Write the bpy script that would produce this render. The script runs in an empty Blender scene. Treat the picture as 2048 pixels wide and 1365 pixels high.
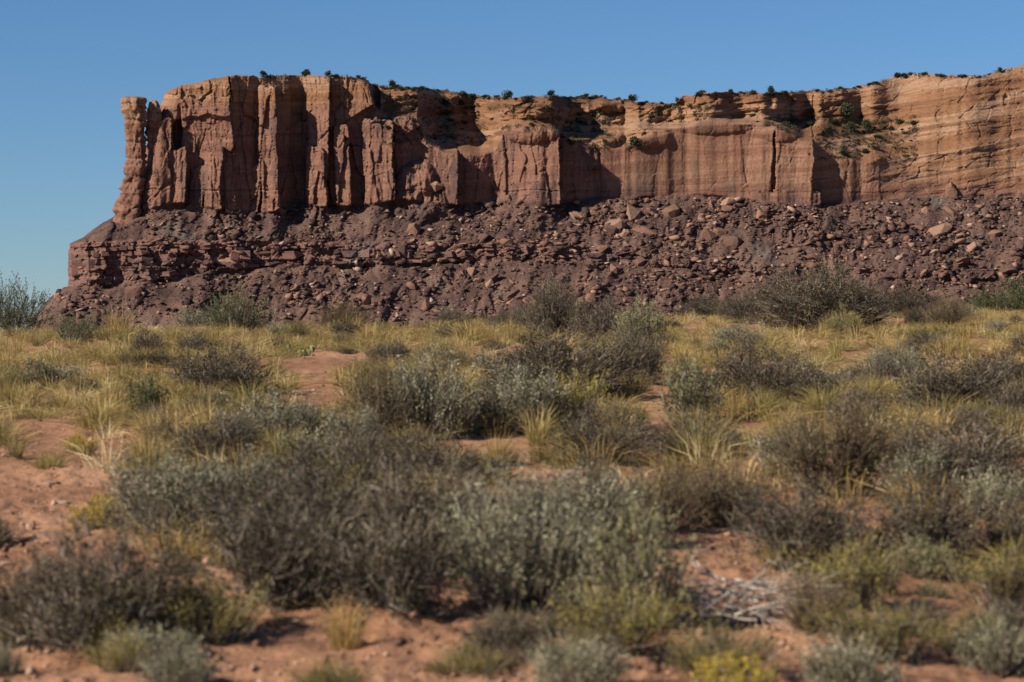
import bpy, bmesh, math, random
import numpy as np
from mathutils import Vector

# ------------------------------------------------------------------ camera, sky, sun, exposure
SC = bpy.context.scene
COL = SC.collection
LENS = 85.0
FPX = 2048 * LENS / 36.0          # focal length in photo pixels
CX, CY = 1024.0, 682.5            # principal point of the photo (level camera: horizon at CY)
EYE = 1.6

cam_d = bpy.data.cameras.new('camera')
cam = bpy.data.objects.new('camera', cam_d)
COL.objects.link(cam)
cam.location = (0, 0, EYE)
cam.rotation_euler = (math.radians(90), 0, 0)
cam_d.lens = LENS
cam_d.sensor_width = 36
cam_d.clip_start = 0.5
cam_d.clip_end = 30000
cam_d.dof.use_dof = True
cam_d.dof.focus_distance = 200
cam_d.dof.aperture_fstop = 4.0
SC.camera = cam

PHI = math.radians(30)            # sun comes from the left, a little behind the camera
ELEV = math.radians(31)
Ldir = Vector((math.cos(PHI) * math.cos(ELEV), math.sin(PHI) * math.cos(ELEV), -math.sin(ELEV)))

world = bpy.data.worlds.new('World')
SC.world = world
world.use_nodes = True
wn = world.node_tree
bg = wn.nodes['Background']
sky = wn.nodes.new('ShaderNodeTexSky')
sky.sky_type = 'NISHITA'
sky.sun_disc = False
sky.sun_elevation = ELEV
sky.sun_rotation = math.atan2(-Ldir.x, -Ldir.y)
sky.altitude = 500
sky.air_density = 1.0
sky.dust_density = 0.0
sky.ozone_density = 10.0
wn.links.new(sky.outputs[0], bg.inputs[0])
bg.inputs[1].default_value = 0.056

sun_d = bpy.data.lights.new('sun', 'SUN')
sun_d.energy = 5.0
sun_d.angle = math.radians(0.53)
sun_d.color = (1.0, 0.89, 0.74)
sun = bpy.data.objects.new('sun', sun_d)
COL.objects.link(sun)
sun.rotation_euler = Ldir.to_track_quat('-Z', 'Y').to_euler()

SC.view_settings.view_transform = 'Standard'
SC.view_settings.look = 'None'
SC.view_settings.exposure = 0.7
SC.view_settings.gamma = 1.0
SC.view_settings.use_curve_mapping = False

SC.cycles.diffuse_bounces = 1

rng = np.random.default_rng(7)
random.seed(7)

# ------------------------------------------------------------------ noise helpers (numpy)
def _h(ix, iy, seed):
    n = (ix.astype(np.int64) * 374761393 + iy.astype(np.int64) * 668265263 + seed * 1442695041) & 0xFFFFFFFF
    n = ((n ^ (n >> 13)) * 1274126177) & 0xFFFFFFFF
    n = ((n ^ (n >> 15)) * 2246822519) & 0xFFFFFFFF
    n = n ^ (n >> 16)
    return n.astype(np.float64) / 4294967295.0

def vn(x, y, seed=0):
    ix, iy = np.floor(x), np.floor(y)
    fx, fy = x - ix, y - iy
    u = fx * fx * fx * (fx * (fx * 6 - 15) + 10)
    v = fy * fy * fy * (fy * (fy * 6 - 15) + 10)
    a = _h(ix, iy, seed); b = _h(ix + 1, iy, seed)
    c = _h(ix, iy + 1, seed); d = _h(ix + 1, iy + 1, seed)
    return ((a * (1 - u) + b * u) * (1 - v) + (c * (1 - u) + d * u) * v) * 2 - 1

def fbm(x, y, octv=4, seed=0, gain=0.5):
    s, a, t = 0, 1.0, 0
    for o in range(octv):
        s = s + a * vn(x * 2 ** o + 17.3 * o, y * 2 ** o - 9.1 * o, seed + o)
        t += a
        a *= gain
    return s / t

def cell(x, y, seed=0, jit=0.85):
    """Voronoi: returns random value of the nearest cell and F2-F1"""
    ix, iy = np.floor(x), np.floor(y)
    f1 = np.full(x.shape, 9.0); f2 = np.full(x.shape, 9.0); val = np.zeros(x.shape)
    for dx in (-1, 0, 1):
        for dy in (-1, 0, 1):
            cx, cy = ix + dx, iy + dy
            px = cx + 0.5 + jit * (_h(cx, cy, seed) - 0.5)
            py = cy + 0.5 + jit * (_h(cx, cy, seed + 51) - 0.5)
            d = np.hypot(px - x, py - y)
            nv = _h(cx, cy, seed + 97)
            near = d < f1
            f2 = np.where(near, f1, np.minimum(f2, d))
            val = np.where(near, nv, val)
            f1 = np.where(near, d, f1)
    return val * 2 - 1, f2 - f1

def facet(x, y, seed=0, jit=0.85, tx=1.0, ty=.5):
    """Voronoi cells whose tops are tilted planes: returns height and F2-F1"""
    ix, iy = np.floor(x), np.floor(y)
    f1 = np.full(x.shape, 9.0); f2 = np.full(x.shape, 9.0); val = np.zeros(x.shape)
    for dx in (-1, 0, 1):
        for dy in (-1, 0, 1):
            cx, cy = ix + dx, iy + dy
            qx = x - (cx + 0.5 + jit * (_h(cx, cy, seed) - 0.5))
            qy = y - (cy + 0.5 + jit * (_h(cx, cy, seed + 51) - 0.5))
            d = np.abs(qx) * .75 + np.hypot(qx, qy) * .5
            nv = _h(cx, cy, seed + 97) * 2 - 1 + tx * (_h(cx, cy, seed + 131) * 2 - 1) * qx * 2 + ty * (_h(cx, cy, seed + 151) * 2 - 1) * qy * 2
            near = d < f1
            f2 = np.where(near, f1, np.minimum(f2, d))
            val = np.where(near, nv, val)
            f1 = np.where(near, d, f1)
    return val, f2 - f1

def sstep(a, b, x):
    t = np.clip((x - a) / (b - a), 0, 1)
    return t * t * (3 - 2 * t)

def poly(pts, x):
    p = np.array(pts, float)
    return np.interp(x, p[:, 0], p[:, 1])

# ------------------------------------------------------------------ object helpers
def mesh_from(name, verts, faces, mat=None, smooth=False, attrs=None):
    """verts (N,3) array; faces (M,3|4) array or list of such arrays"""
    me = bpy.data.meshes.new(name)
    verts = np.asarray(verts, np.float32)
    blocks = faces if isinstance(faces, list) else [faces]
    blocks = [np.asarray(b, np.int32) for b in blocks if len(b)]
    nl = sum(b.size for b in blocks); npoly = sum(len(b) for b in blocks)
    me.vertices.add(len(verts)); me.vertices.foreach_set('co', verts.ravel())
    me.loops.add(nl); me.polygons.add(npoly)
    me.loops.foreach_set('vertex_index', np.concatenate([b.ravel() for b in blocks]))
    tot = np.concatenate([np.full(len(b), b.shape[1], np.int32) for b in blocks])
    st = np.zeros(npoly, np.int32); st[1:] = np.cumsum(tot)[:-1]
    me.polygons.foreach_set('loop_start', st)
    if smooth:
        me.polygons.foreach_set('use_smooth', np.ones(npoly, bool))
    me.update(calc_edges=True)
    me.validate()
    if attrs:
        for k, (dom, v) in attrs.items():
            a = me.attributes.new(k, 'FLOAT', dom)
            if len(a.data) == len(v):
                a.data.foreach_set('value', np.asarray(v, np.float32))
    if mat:
        me.materials.append(mat)
    return me

def obj(name, me, parent=None, loc=(0, 0, 0), rot=(0, 0, 0), scale=(1, 1, 1)):
    o = bpy.data.objects.new(name, me)
    COL.objects.link(o)
    o.location = loc; o.rotation_euler = rot; o.scale = scale
    if parent is not None:
        o.parent = parent
    return o

def tag(o, label=None, cat=None, group=None, kind=None):
    if label: o['label'] = label
    if cat: o['category'] = cat
    if group: o['group'] = group
    if kind: o['kind'] = kind
    return o

# ------------------------------------------------------------------ materials
class NT:
    def __init__(self, name):
        self.m = bpy.data.materials.new(name)
        self.m.use_nodes = True
        self.t = self.m.node_tree
        self.b = self.t.nodes['Principled BSDF']
        self.b.inputs['Specular IOR Level'].default_value = 0.15
        self.b.inputs['Roughness'].default_value = 0.9
    def n(self, typ, **kw):
        nd = self.t.nodes.new(typ)
        for k, v in kw.items():
            setattr(nd, k, v)
        return nd
    def l(self, a, b):
        self.t.links.new(a, b)
    def pos(self, scale):
        g = self.n('ShaderNodeNewGeometry')
        mp = self.n('ShaderNodeVectorMath', operation='MULTIPLY')
        mp.inputs[1].default_value = scale
        self.l(g.outputs['Position'], mp.inputs[0])
        return mp.outputs[0]
    def noise(self, vec, scale=1.0, detail=4, rough=0.55):
        nd = self.n('ShaderNodeTexNoise')
        nd.inputs['Scale'].default_value = scale
        nd.inputs['Detail'].default_value = detail
        nd.inputs['Roughness'].default_value = rough
        if vec is not None: self.l(vec, nd.inputs['Vector'])
        return nd.outputs['Fac']
    def ramp(self, fac, stops, interp='LINEAR'):
        r = self.n('ShaderNodeValToRGB')
        r.color_ramp.interpolation = interp
        e = r.color_ramp.elements
        while len(e) < len(stops): e.new(0.5)
        for k, (p, c) in enumerate(stops):
            e[k].position = p
            e[k].color = (*c, 1) if len(c) == 3 else c
        self.l(fac, r.inputs[0])
        return r.outputs[0]
    def mix(self, fac, a, b, blend='MIX'):
        x = self.n('ShaderNodeMix', data_type='RGBA', blend_type=blend)
        for s, v in ((x.inputs[0], fac), (x.inputs[6], a), (x.inputs[7], b)):
            if isinstance(v, (int, float)): s.default_value = v
            elif isinstance(v, tuple): s.default_value = (*v, 1)
            else: self.l(v, s)
        return x.outputs[2]
    def attr(self, name):
        a = self.n('ShaderNodeAttribute', attribute_name=name)
        return a.outputs['Fac']
    def bump(self, h, strength=0.5, dist=0.1):
        b = self.n('ShaderNodeBump')
        b.inputs['Strength'].default_value = strength
        b.inputs['Distance'].default_value = dist
        self.l(h, b.inputs['Height'])
        self.l(b.outputs[0], self.b.inputs['Normal'])
    def color(self, c):
        if isinstance(c, tuple): self.b.inputs['Base Color'].default_value = (*c, 1)
        else: self.l(c, self.b.inputs['Base Color'])
    def rand(self):
        return self.n('ShaderNodeObjectInfo').outputs['Random']

def g3(v): return (v, v, v)

def rock_material(name, kind):
    m = NT(name)
    big = m.noise(m.pos((.02, .02, .02)), 1, 3)
    if kind == 'cliff':                                     # bedding follows the tilt of the layers
        cb = m.n('ShaderNodeCombineXYZ'); bs = m.n('ShaderNodeMath', operation='MULTIPLY'); bs.inputs[1].default_value = .15
        m.l(m.attr('bed'), bs.inputs[0]); m.l(bs.outputs[0], cb.inputs[2])
        ad = m.n('ShaderNodeVectorMath', operation='ADD'); m.l(m.pos((.006, .006, 0)), ad.inputs[0]); m.l(cb.outputs[0], ad.inputs[1])
        band = m.noise(ad.outputs[0], 1, 4, .6)
    else:
        band = m.noise(m.pos((.006, .006, .22)), 1, 4, .6)
    streak = m.noise(m.pos((.22, .1, .014)), 1, 4, .6)     # desert varnish runs down the wall
    fine = m.noise(m.pos((.8, .8, .8)), 1, 5, .65)
    if kind == 'cliff':
        low = m.ramp(band, [(.3, (0.105, 0.051, 0.037)), (.44, (0.150, 0.075, 0.053)), (.56, (0.181, 0.096, 0.067)), (.64, (0.127, 0.063, 0.046)), (.74, (0.164, 0.085, 0.062))])
        up = m.ramp(band, [(.28, (0.084, 0.044, 0.028)), (.40, (0.145, 0.072, 0.038)), (.50, (0.198, 0.102, 0.054)), (.58, (0.253, 0.160, 0.106)), (.63, (0.162, 0.081, 0.043)), (.76, (0.097, 0.053, 0.036))])
        dv = m.ramp(m.noise(m.pos((.06, .06, .022)), 1, 4, .6), [(.52, g3(0)), (.62, g3(.8))])
        low = m.mix(dv, low, (.072, .046, .042))
        st = m.attr('strat')
        f = m.n('ShaderNodeMath', operation='MULTIPLY_ADD'); f.inputs[1].default_value = 0.7; f.inputs[2].default_value = -0.35
        m.l(big, f.inputs[0])
        f2 = m.n('ShaderNodeMath', operation='ADD', use_clamp=True)
        m.l(f.outputs[0], f2.inputs[0]); m.l(st, f2.inputs[1])
        c = m.mix(f2.outputs[0], low, up)
        var = m.ramp(streak, [(.36, (.50, .51, .56)), (.46, g3(.95)), (.64, g3(1)), (.78, (1.3, 1.26, 1.22))])
        patch = m.ramp(m.noise(m.pos((.03, .03, .012)), 1, 2), [(.42, g3(0)), (.6, g3(1))])
        var = m.mix(patch, (1.0, 1.0, 1.0), var)
        inv = m.n('ShaderNodeMath', operation='MULTIPLY_ADD'); inv.inputs[1].default_value = -1.6; inv.inputs[2].default_value = 0.95; inv.use_clamp = True
        m.l(f2.outputs[0], inv.inputs[0])
        c = m.mix(inv.outputs[0], c, m.mix(1.0, c, var, 'MULTIPLY'))
    elif kind == 'ledge':
        c = m.ramp(band, [(.3, (.06, .041, .040)), (.45, (.125, .068, .056)), (.58, (.16, .086, .067)), (.72, (.08, .056, .053))])
        c = m.mix(m.ramp(big, [(.5, g3(0)), (.7, g3(.7))]), c, (.095, .08, .08))
    else:  # talus
        c = m.ramp(m.noise(m.pos((.05, .05, .05)), 1, 5, .6), [(.3, (.044, .028, .026)), (.45, (.074, .044, .037)), (.58, (.112, .066, .051)), (.72, (.105, .078, .063))])
        grey = m.ramp(m.noise(m.pos((.035, .02, .012)), 1, 3), [(.6, g3(0)), (.7, g3(1))])
        c = m.mix(grey, c, (.11, .092, .078))
        fan = m.ramp(m.noise(m.pos((.09, .02, .018)), 1, 3), [(.55, g3(0)), (.68, g3(.6))])
        c = m.mix(fan, c, (.14, .085, .062))
    c = m.mix(1.0, c, m.ramp(fine, [(.25, g3(.66)), (.5, g3(1)), (.75, g3(1.28))]), 'MULTIPLY')
    m.color(c)
    m.bump(fine, .55, .7)
    return m.m

def boulder_material():
    m = NT('boulder_rock')
    r = m.rand()
    c = m.ramp(r, [(0, (.085, .050, .041)), (.35, (.145, .080, .058)), (.65, (.19, .107, .075)), (.88, (.245, .148, .102)), (1, (.09, .06, .054))])
    f = m.noise(m.pos((.9, .9, .9)), 1, 5, .65)
    c = m.mix(1.0, c, m.ramp(f, [(.25, g3(.65)), (.5, g3(1)), (.75, g3(1.25))]), 'MULTIPLY')
    m.color(c); m.bump(f, .6, .5)
    return m.m

def rubble_material():
    m = NT('rubble_rock')
    c = m.ramp(m.attr('rnd'), [(0, (.035, .023, .022)), (.4, (.078, .044, .037)), (.75, (.15, .083, .060)), (.93, (.25, .15, .105)), (1, (.33, .25, .20))])
    m.color(c)
    return m.m

MAT_CLIFF = rock_material('cliff_sandstone', 'cliff')
MAT_LEDGE = rock_material('ledge_rock', 'ledge')
MAT_TALUS = rock_material('talus_rock', 'talus')
MAT_BOULDER = boulder_material()
MAT_RUBBLE = rubble_material()

def soil_material():
    m = NT('red_soil')
    a = m.noise(m.pos((.5, .5, .5)), 1, 4)
    b = m.noise(m.pos((6, 6, 6)), 1, 6, .7)
    c = m.ramp(a, [(.3, (.225, .112, .060)), (.5, (.305, .160, .090)), (.7, (.38, .218, .130))])
    c = m.mix(1.0, c, m.ramp(b, [(.25, g3(.5)), (.45, g3(.95)), (.75, g3(1.2))]), 'MULTIPLY')
    lit = m.noise(m.pos((22, 22, 22)), 1, 3)
    c = m.mix(m.ramp(lit, [(.60, g3(0)), (.66, g3(.7))]), c, (.13, .08, .052))
    m.color(c); m.bump(b, .8, .05)
    return m.m
MAT_SOIL = soil_material()

def plant_material(name, stops, trans=0.25, objvar=0.35):
    m = NT(name)
    c = m.ramp(m.attr('rnd'), stops)
    v = m.ramp(m.rand(), [(0, g3(1 - objvar)), (1, g3(1 + objvar))])
    c = m.mix(1.0, c, v, 'MULTIPLY')
    m.color(c)
    m.b.inputs['Roughness'].default_value = .75
    if trans > 0:
        tr = m.n('ShaderNodeBsdfTranslucent')
        m.l(c, tr.inputs[0])
        mx = m.n('ShaderNodeMixShader'); mx.inputs[0].default_value = trans
        m.l(m.b.outputs[0], mx.inputs[1]); m.l(tr.outputs[0], mx.inputs[2])
        m.l(mx.outputs[0], m.t.nodes['Material Output'].inputs['Surface'])
    return m.m

PM = {
 'dark':   plant_material('dark_shrub_leaf', [(0, (0.022, 0.016, 0.008)), (.45, (0.061, 0.048, 0.027)), (.75, (0.120, 0.099, 0.061)), (1, (0.264, 0.220, 0.145))], .10, .35),
 'silver': plant_material('silver_sage_leaf', [(0, (.05, .047, .026)), (.4, (.165, .153, .092)), (.75, (.33, .315, .205)), (1, (.52, .50, .35))], .12, .22),
 'yellow': plant_material('rabbitbrush_leaf', [(0, (0.065, 0.052, 0.014)), (.5, (0.170, 0.140, 0.036)), (1, (0.340, 0.280, 0.079))], .25, .25),
 'bright': plant_material('rabbitbrush_flower', [(0, (.26, .20, .03)), (.5, (.48, .35, .03)), (1, (.64, .48, .05))], .3, .1),
 'green':  plant_material('green_shrub_leaf', [(0, (.028, .036, .010)), (.5, (.075, .10, .026)), (1, (.17, .20, .06))], .2, .12),
 'pale':   plant_material('pale_sage_leaf', [(0, (0.084, 0.079, 0.033)), (.5, (0.211, 0.197, 0.095)), (1, (0.366, 0.338, 0.190))], .2, .15),
 'brown':  plant_material('brown_twig_leaf', [(0, (0.051, 0.035, 0.020)), (.5, (0.118, 0.088, 0.052)), (1, (0.243, 0.186, 0.116))], .10),
 'grass':  plant_material('dry_grass_blade', [(0, (.19, .125, .04)), (.45, (.38, .27, .095)), (.8, (.52, .395, .165)), (1, (.66, .55, .31))], .3, .2),
 'olive':  plant_material('olive_grass_blade', [(0, (0.112, 0.086, 0.024)), (.5, (0.248, 0.200, 0.070)), (1, (0.416, 0.344, 0.152))], .3, .25),
 'straw':  plant_material('straw_grass_blade', [(0, (0.288, 0.176, 0.048)), (.5, (0.432, 0.288, 0.096)), (1, (0.576, 0.432, 0.208))], .3, .1),
 'bark':   plant_material('grey_bark', [(0, (0.080, 0.064, 0.048)), (.5, (0.176, 0.148, 0.116)), (1, (0.336, 0.296, 0.248))], 0, .15),
 'dead':   plant_material('dead_wood', [(0, (.26, .23, .19)), (.5, (.42, .375, .32)), (1, (.58, .53, .46))], 0, .05),
 'juniper': plant_material('juniper_foliage', [(0, (.02, .026, .014)), (.6, (.045, .052, .026)), (1, (.10, .105, .05))], .1, .35),
 'cactus': plant_material('cactus_skin', [(0, (0.128, 0.144, 0.056)), (1, (0.208, 0.216, 0.096))], 0, .2),
}

# ------------------------------------------------------------------ ground sheet
def crest_k(x):
    return 0.0350 + 0.0050 * np.clip(x / 12.7, -1.6, 1.6)

def ground_z(x, y, detail=True):
    x = np.asarray(x, float); y = np.asarray(y, float)
    k = crest_k(x)
    z = 0.2 + (np.minimum(y, 62) - 10) * k
    z = np.where(y < 10, 0.2 + (y - 10) * 0.028, z)
    over = np.clip(y - 58, 0, None)
    fall = np.where(over < 30, 0.0028 * over ** 2, 0.0028 * 900 + (over - 30) * 0.168)
    z = z - np.minimum(fall, 24)
    if detail:
        near = sstep(140, 60, y)
        z = z + near * (0.09 * fbm(x / 3.5, y / 3.5, 3, 11) + 0.05 * fbm(x / .9, y / .9, 3, 23))
    return z

def fine_z(x, y):
    w, e = cell(x / .09, y / .09, 31)
    return 0.034 * fbm(x / .26, y / .26, 3, 41, .6) + 0.022 * w * sstep(0, .25, e) * (fbm(x / 1.3, y / 1.3, 2, 43) > -.05)

def make_ground():
    d = np.concatenate([np.linspace(-30, 4, 12), np.geomspace(5, 75, 380), np.geomspace(78, 420, 40), np.geomspace(460, 9000, 14)])
    nu = 340
    u = np.concatenate([[-40, -9, -4, -2.2], np.linspace(-1.5, 1.5, nu), [2.2, 4, 9, 40]])
    D, U = np.meshgrid(d, u, indexing='ij')
    half = np.maximum(np.abs(D), 8) * (1024 / FPX)
    X = U * half; Y = D
    Z = ground_z(X, Y)
    Z = Z + np.where((Y > 4) & (Y < 75) & (np.abs(U) < 1.6), fine_z(X, Y), 0)
    ni, nj = X.shape
    idx = np.arange(ni * nj).reshape(ni, nj)
    f = np.stack([idx[:-1, :-1], idx[:-1, 1:], idx[1:, 1:], idx[1:, :-1]], -1).reshape(-1, 4)
    me = mesh_from('ground', np.stack([X, Y, Z], -1).reshape(-1, 3), f, MAT_SOIL, True)
    return tag(obj('ground', me), kind='structure')
make_ground()

_dd = np.geomspace(5, 64, 1500)
def ground_at(px, py):
    """point of the ground sheet seen at photo pixel px, py"""
    xs = (px - CX) / FPX * _dd
    yy = CY - (ground_z(xs, _dd) - EYE) * FPX / _dd
    ok = np.where(yy <= py)[0]
    i = ok[0] if len(ok) else len(_dd) - 1
    return xs[i], _dd[i], float(ground_z(xs[i], _dd[i]))

# ------------------------------------------------------------------ the mesa
SKY = [(300, 222), (322, 205), (331, 184), (345, 178), (360, 172), (395, 166), (425, 158), (455, 153), (470, 150), (505, 152), (520, 157), (534, 152), (590, 151),
       (625, 151), (655, 153), (700, 154), (730, 158), (742, 168), (760, 171), (800, 175), (850, 176), (880, 180), (915, 184), (945, 191),
       (1000, 195), (1035, 197), (1060, 194), (1110, 193), (1200, 194), (1215, 198), (1300, 205), (1350, 208), (1366, 192), (1400, 186), (1450, 184),
       (1530, 187), (1600, 183), (1640, 181), (1700, 176), (1735, 166), (1760, 160), (1800, 152), (1840, 147), (1870, 150), (1920, 152), (1960, 152), (1985, 145), (2010, 140), (2035, 133), (2048, 131), (2300, 118)]
LEFT = [(140, 345), (185, 330), (200, 324), (215, 318), (235, 305), (255, 297), (330, 288), (380, 262), (415, 243), (433, 229), (446, 205), (476, 163), (488, 139), (500, 137),
        (545, 136), (572, 138), (579, 120), (592, 104), (606, 90), (640, 71), (700, 38), (760, 10)]
BASE = [(0, 436), (235, 432), (290, 421), (350, 407), (400, 412), (440, 420), (500, 424), (545, 423), (600, 405), (640, 413), (740, 410), (800, 399), (870, 405),
        (920, 412), (1000, 400), (1075, 412), (1120, 410), (1200, 396), (1300, 395), (1400, 390), (1500, 400), (1600, 409), (1700, 409), (1750, 402), (1800, 398), (1900, 392), (2300, 380)]
RIM = [(0, 186), (330, 186), (470, 153), (700, 157), (738, 175), (748, 215), (765, 235), (790, 238), (835, 232), (852, 280), (890, 303), (960, 310), (988, 300), (1010, 258), (1060, 246), (1110, 262),
       (1150, 284), (1200, 300), (1250, 296), (1270, 284), (1340, 262), (1420, 240), (1480, 252), (1530, 250), (1570, 262), (1600, 280), (1660, 305), (1720, 325), (1800, 330), (1900, 320), (2300, 300)]
UB_LO = [(0, 0), (745, 0), (760, 232), (860, 236), (1000, 238), (1110, 240), (1200, 252), (1300, 246), (1400, 238), (1500, 236), (1650, 240), (1750, 258), (1850, 262), (1950, 250), (2300, 240)]
UB_HI = [(0, 0), (745, 0), (760, 190), (860, 186), (1000, 205), (1110, 206), (1250, 212), (1330, 208), (1380, 196), (1450, 192), (1600, 191), (1750, 175), (1900, 160), (2048, 140), (2300, 128)]
LED_HI = [(0, 486), (140, 487), (300, 480), (420, 482), (600, 486), (800, 484), (1000, 488), (1200, 498), (1500, 530), (1700, 540), (2300, 545)]
LED_LO = [(0, 574), (140, 574), (260, 568), (360, 556), (440, 540), (600, 530), (800, 530), (1000, 524), (1200, 522), (1500, 546), (1700, 556), (2300, 560)]

# the wall behind (px, metres towards the camera) and the slabs that stand in front of it:
# px left, px right, top py, bottom py, metres out at its left edge, at its right edge, slope of the top
BACK = [(220, -8), (290, -4), (340, -2), (372, -1), (466, 0), (522, -5), (556, -6), (614, -7), (656, -3), (700, -3), (730, -4), (787, -5), (850, -6), (914, -4), (995, -7), (1118, -5), (1165, -7), (1202, -8),
        (1300, -7), (1500, -7), (1628, -6), (1640, -11), (1735, -17), (1800, -15), (1950, -9), (2300, -2)]
SLABS = [(286, 341, 236, 999, -2, 8, 0), (337, 371, 300, 999, 6, 12, -.2), (364, 468, 0, 999, 2, 9, 0), (380, 409, 338, 999, 6, 10, -.3), (407, 444, 292, 999, 9, 15, 0), (466, 520, 0, 999, 7, -3, 0),
         (506, 523, 332, 999, 0, 5, -.5), (520, 556, 172, 999, 4, 12, 0), (540, 557, 300, 999, 10, 14, .4), (613, 657, 0, 999, 2, 9, 0), (612, 650, 289, 999, 8, 13, .25), (655, 748, 0, 262, -2, 6, .5), (669, 699, 249, 999, 4, 9, 0),
         (727, 787, 238, 999, 3, 12, 0), (752, 786, 330, 999, 9, 14, .3), (800, 848, 232, 278, -5, 3, .2), (849, 914, 262, 999, -1, 9, .55), (880, 915, 335, 999, 5, 11, .3), (990, 1118, 0, 999, -2, 13, 0), (1040, 1117, 330, 999, 7, 13, -.2),
         (1160, 1196, 284, 360, -6, -1, .3), (1201, 1499, 0, 999, -4, -3, 0), (1538, 1558, 0, 268, 0, 1, 0), (1440, 1500, 378, 999, -4, -1, 0), (1497, 1544, 0, 999, -3, 1, 0), (1551, 1626, 0, 999, 1, 5, 0), (1500, 1640, 381, 999, 3, 7, 0), (1596, 1627, 300, 999, 5, 7, .4)]
def wall_plan(px, py):
    jag = 1.5 * cell(px / 30, py / 27, 305)[0] + 4.5 * fbm(px / 90, py / 75, 3, 301)
    x = px + jag
    top_jag = 4 * vn(np.floor(px / 7), px * 0 + .5, 707) + 2.5 * vn(px / 17, px * 0 + .5, 709)
    R = poly(BACK, x)
    for k, (x0, x1, y0, y1, p0, p1, sl) in enumerate(SLABS):
        x = px + jag + .05 * math.sin(k * 2.4) * (py - 320)
        t = np.clip((x - x0) / (x1 - x0), 0, 1)
        yt = y0 + sl * (x - x0) + top_jag * (1 + .5 * math.sin(k)) + 5 * (2 * t - 1) ** 4
        yb = y1 - .6 * (x - x0) * (y1 < 900)
        v = p0 + (p1 - p0) * t + np.where(y0 > 0, 1.2, .6) * np.clip(py - max(y0, 160), 0, None) / 100
        v = np.where((x > x0) & (x < x1) & (py > yt) & (py < yb), v, -99)
        R = np.maximum(R, v)
    return R * .9

Y0 = 1215.0
# integrate the slope (metres of depth per photo pixel of height) from the foot upwards
_gx = np.arange(-40, 2402, 3.0)
_gy = np.arange(760, 95, -1.0)
_GX, _GY = np.meshgrid(_gx, _gy, indexing='ij')
def _slope():
    wy = _GY + 7 * fbm(_GX / 40, _GY / 40, 3, 201)
    base = poly(BASE, _GX); rim = poly(RIM, _GX)
    lo, hi = poly(UB_LO, _GX), poly(UB_HI, _GX)
    l1, l2 = poly(LED_HI, _GX), poly(LED_LO, _GX)
    s = np.full(_GX.shape, 0.41)
    led = sstep(l2 + 3, l2 - 3, wy) * sstep(l1 - 2, l1 + 4, wy)
    strength = np.interp(_GX, [0, 400, 1000, 1300, 1600, 2300], [1, 1, .75, .45, .5, .4])
    s = s * (1 - led * strength) + .055 * led * strength
    cl = sstep(base + 2, base - 3, wy)
    s = s * (1 - cl) + .022 * cl
    up = sstep(rim + 4, rim - 10, wy)
    right = sstep(1735, 1830, _GX)
    tb = fbm(_GX / 130, (wy + .04 * _GX + 10 * fbm(_GX / 70, _GX * 0, 2, 231)) / 17, 2, 233)
    bench = np.where(_GX < 745, .9, .12 + 1.45 * sstep(-.12, .12, tb))
    bench = bench + (.7 - bench) * sstep(1580, 1680, _GX)
    s = s * (1 - up) + up * bench
    ub = sstep(lo + 4, lo - 4, wy) * sstep(hi - 4, hi + 5, wy) * (_GX > 745)
    s = s * (1 - ub * up) + ub * up * .15
    # the long slickrock slope on the right
    cr = sstep(base + 2, base - 3, wy)
    terr = .14 + .18 * sstep(-.1, .35, fbm(_GX / 260, (wy + .07 * _GX) / 26, 3, 222))
    bowl = np.exp(-((_GX - 1745) / 95) ** 2 - ((_GY - 275) / 34) ** 2) * .5
    s = s * (1 - right * cr) + right * cr * (terr + bowl)
    return s
_S = _slope()
_Dg = np.cumsum(_S, axis=1)

def bil(G, px, py):
    fx = np.clip((px - _gx[0]) / 3.0, 0, len(_gx) - 1.001); fy = np.clip(_gy[0] - py, 0, len(_gy) - 1.001)
    ix = fx.astype(int); iy = fy.astype(int); a = fx - ix; b = fy - iy
    return (G[ix, iy] * (1 - a) + G[ix + 1, iy] * a) * (1 - b) + (G[ix, iy + 1] * (1 - a) + G[ix + 1, iy + 1] * a) * b

def _foot():
    """the wall's plan at its foot, smoothed: the talus banks up against it"""
    f = wall_plan(_gx, poly(BASE, _gx) - 6)
    k = np.exp(-np.linspace(-2.5, 2.5, 31) ** 2); k /= k.sum()
    return np.convolve(np.pad(f, 15, mode='edge'), k, mode='valid')
FOOT = _foot()

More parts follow.
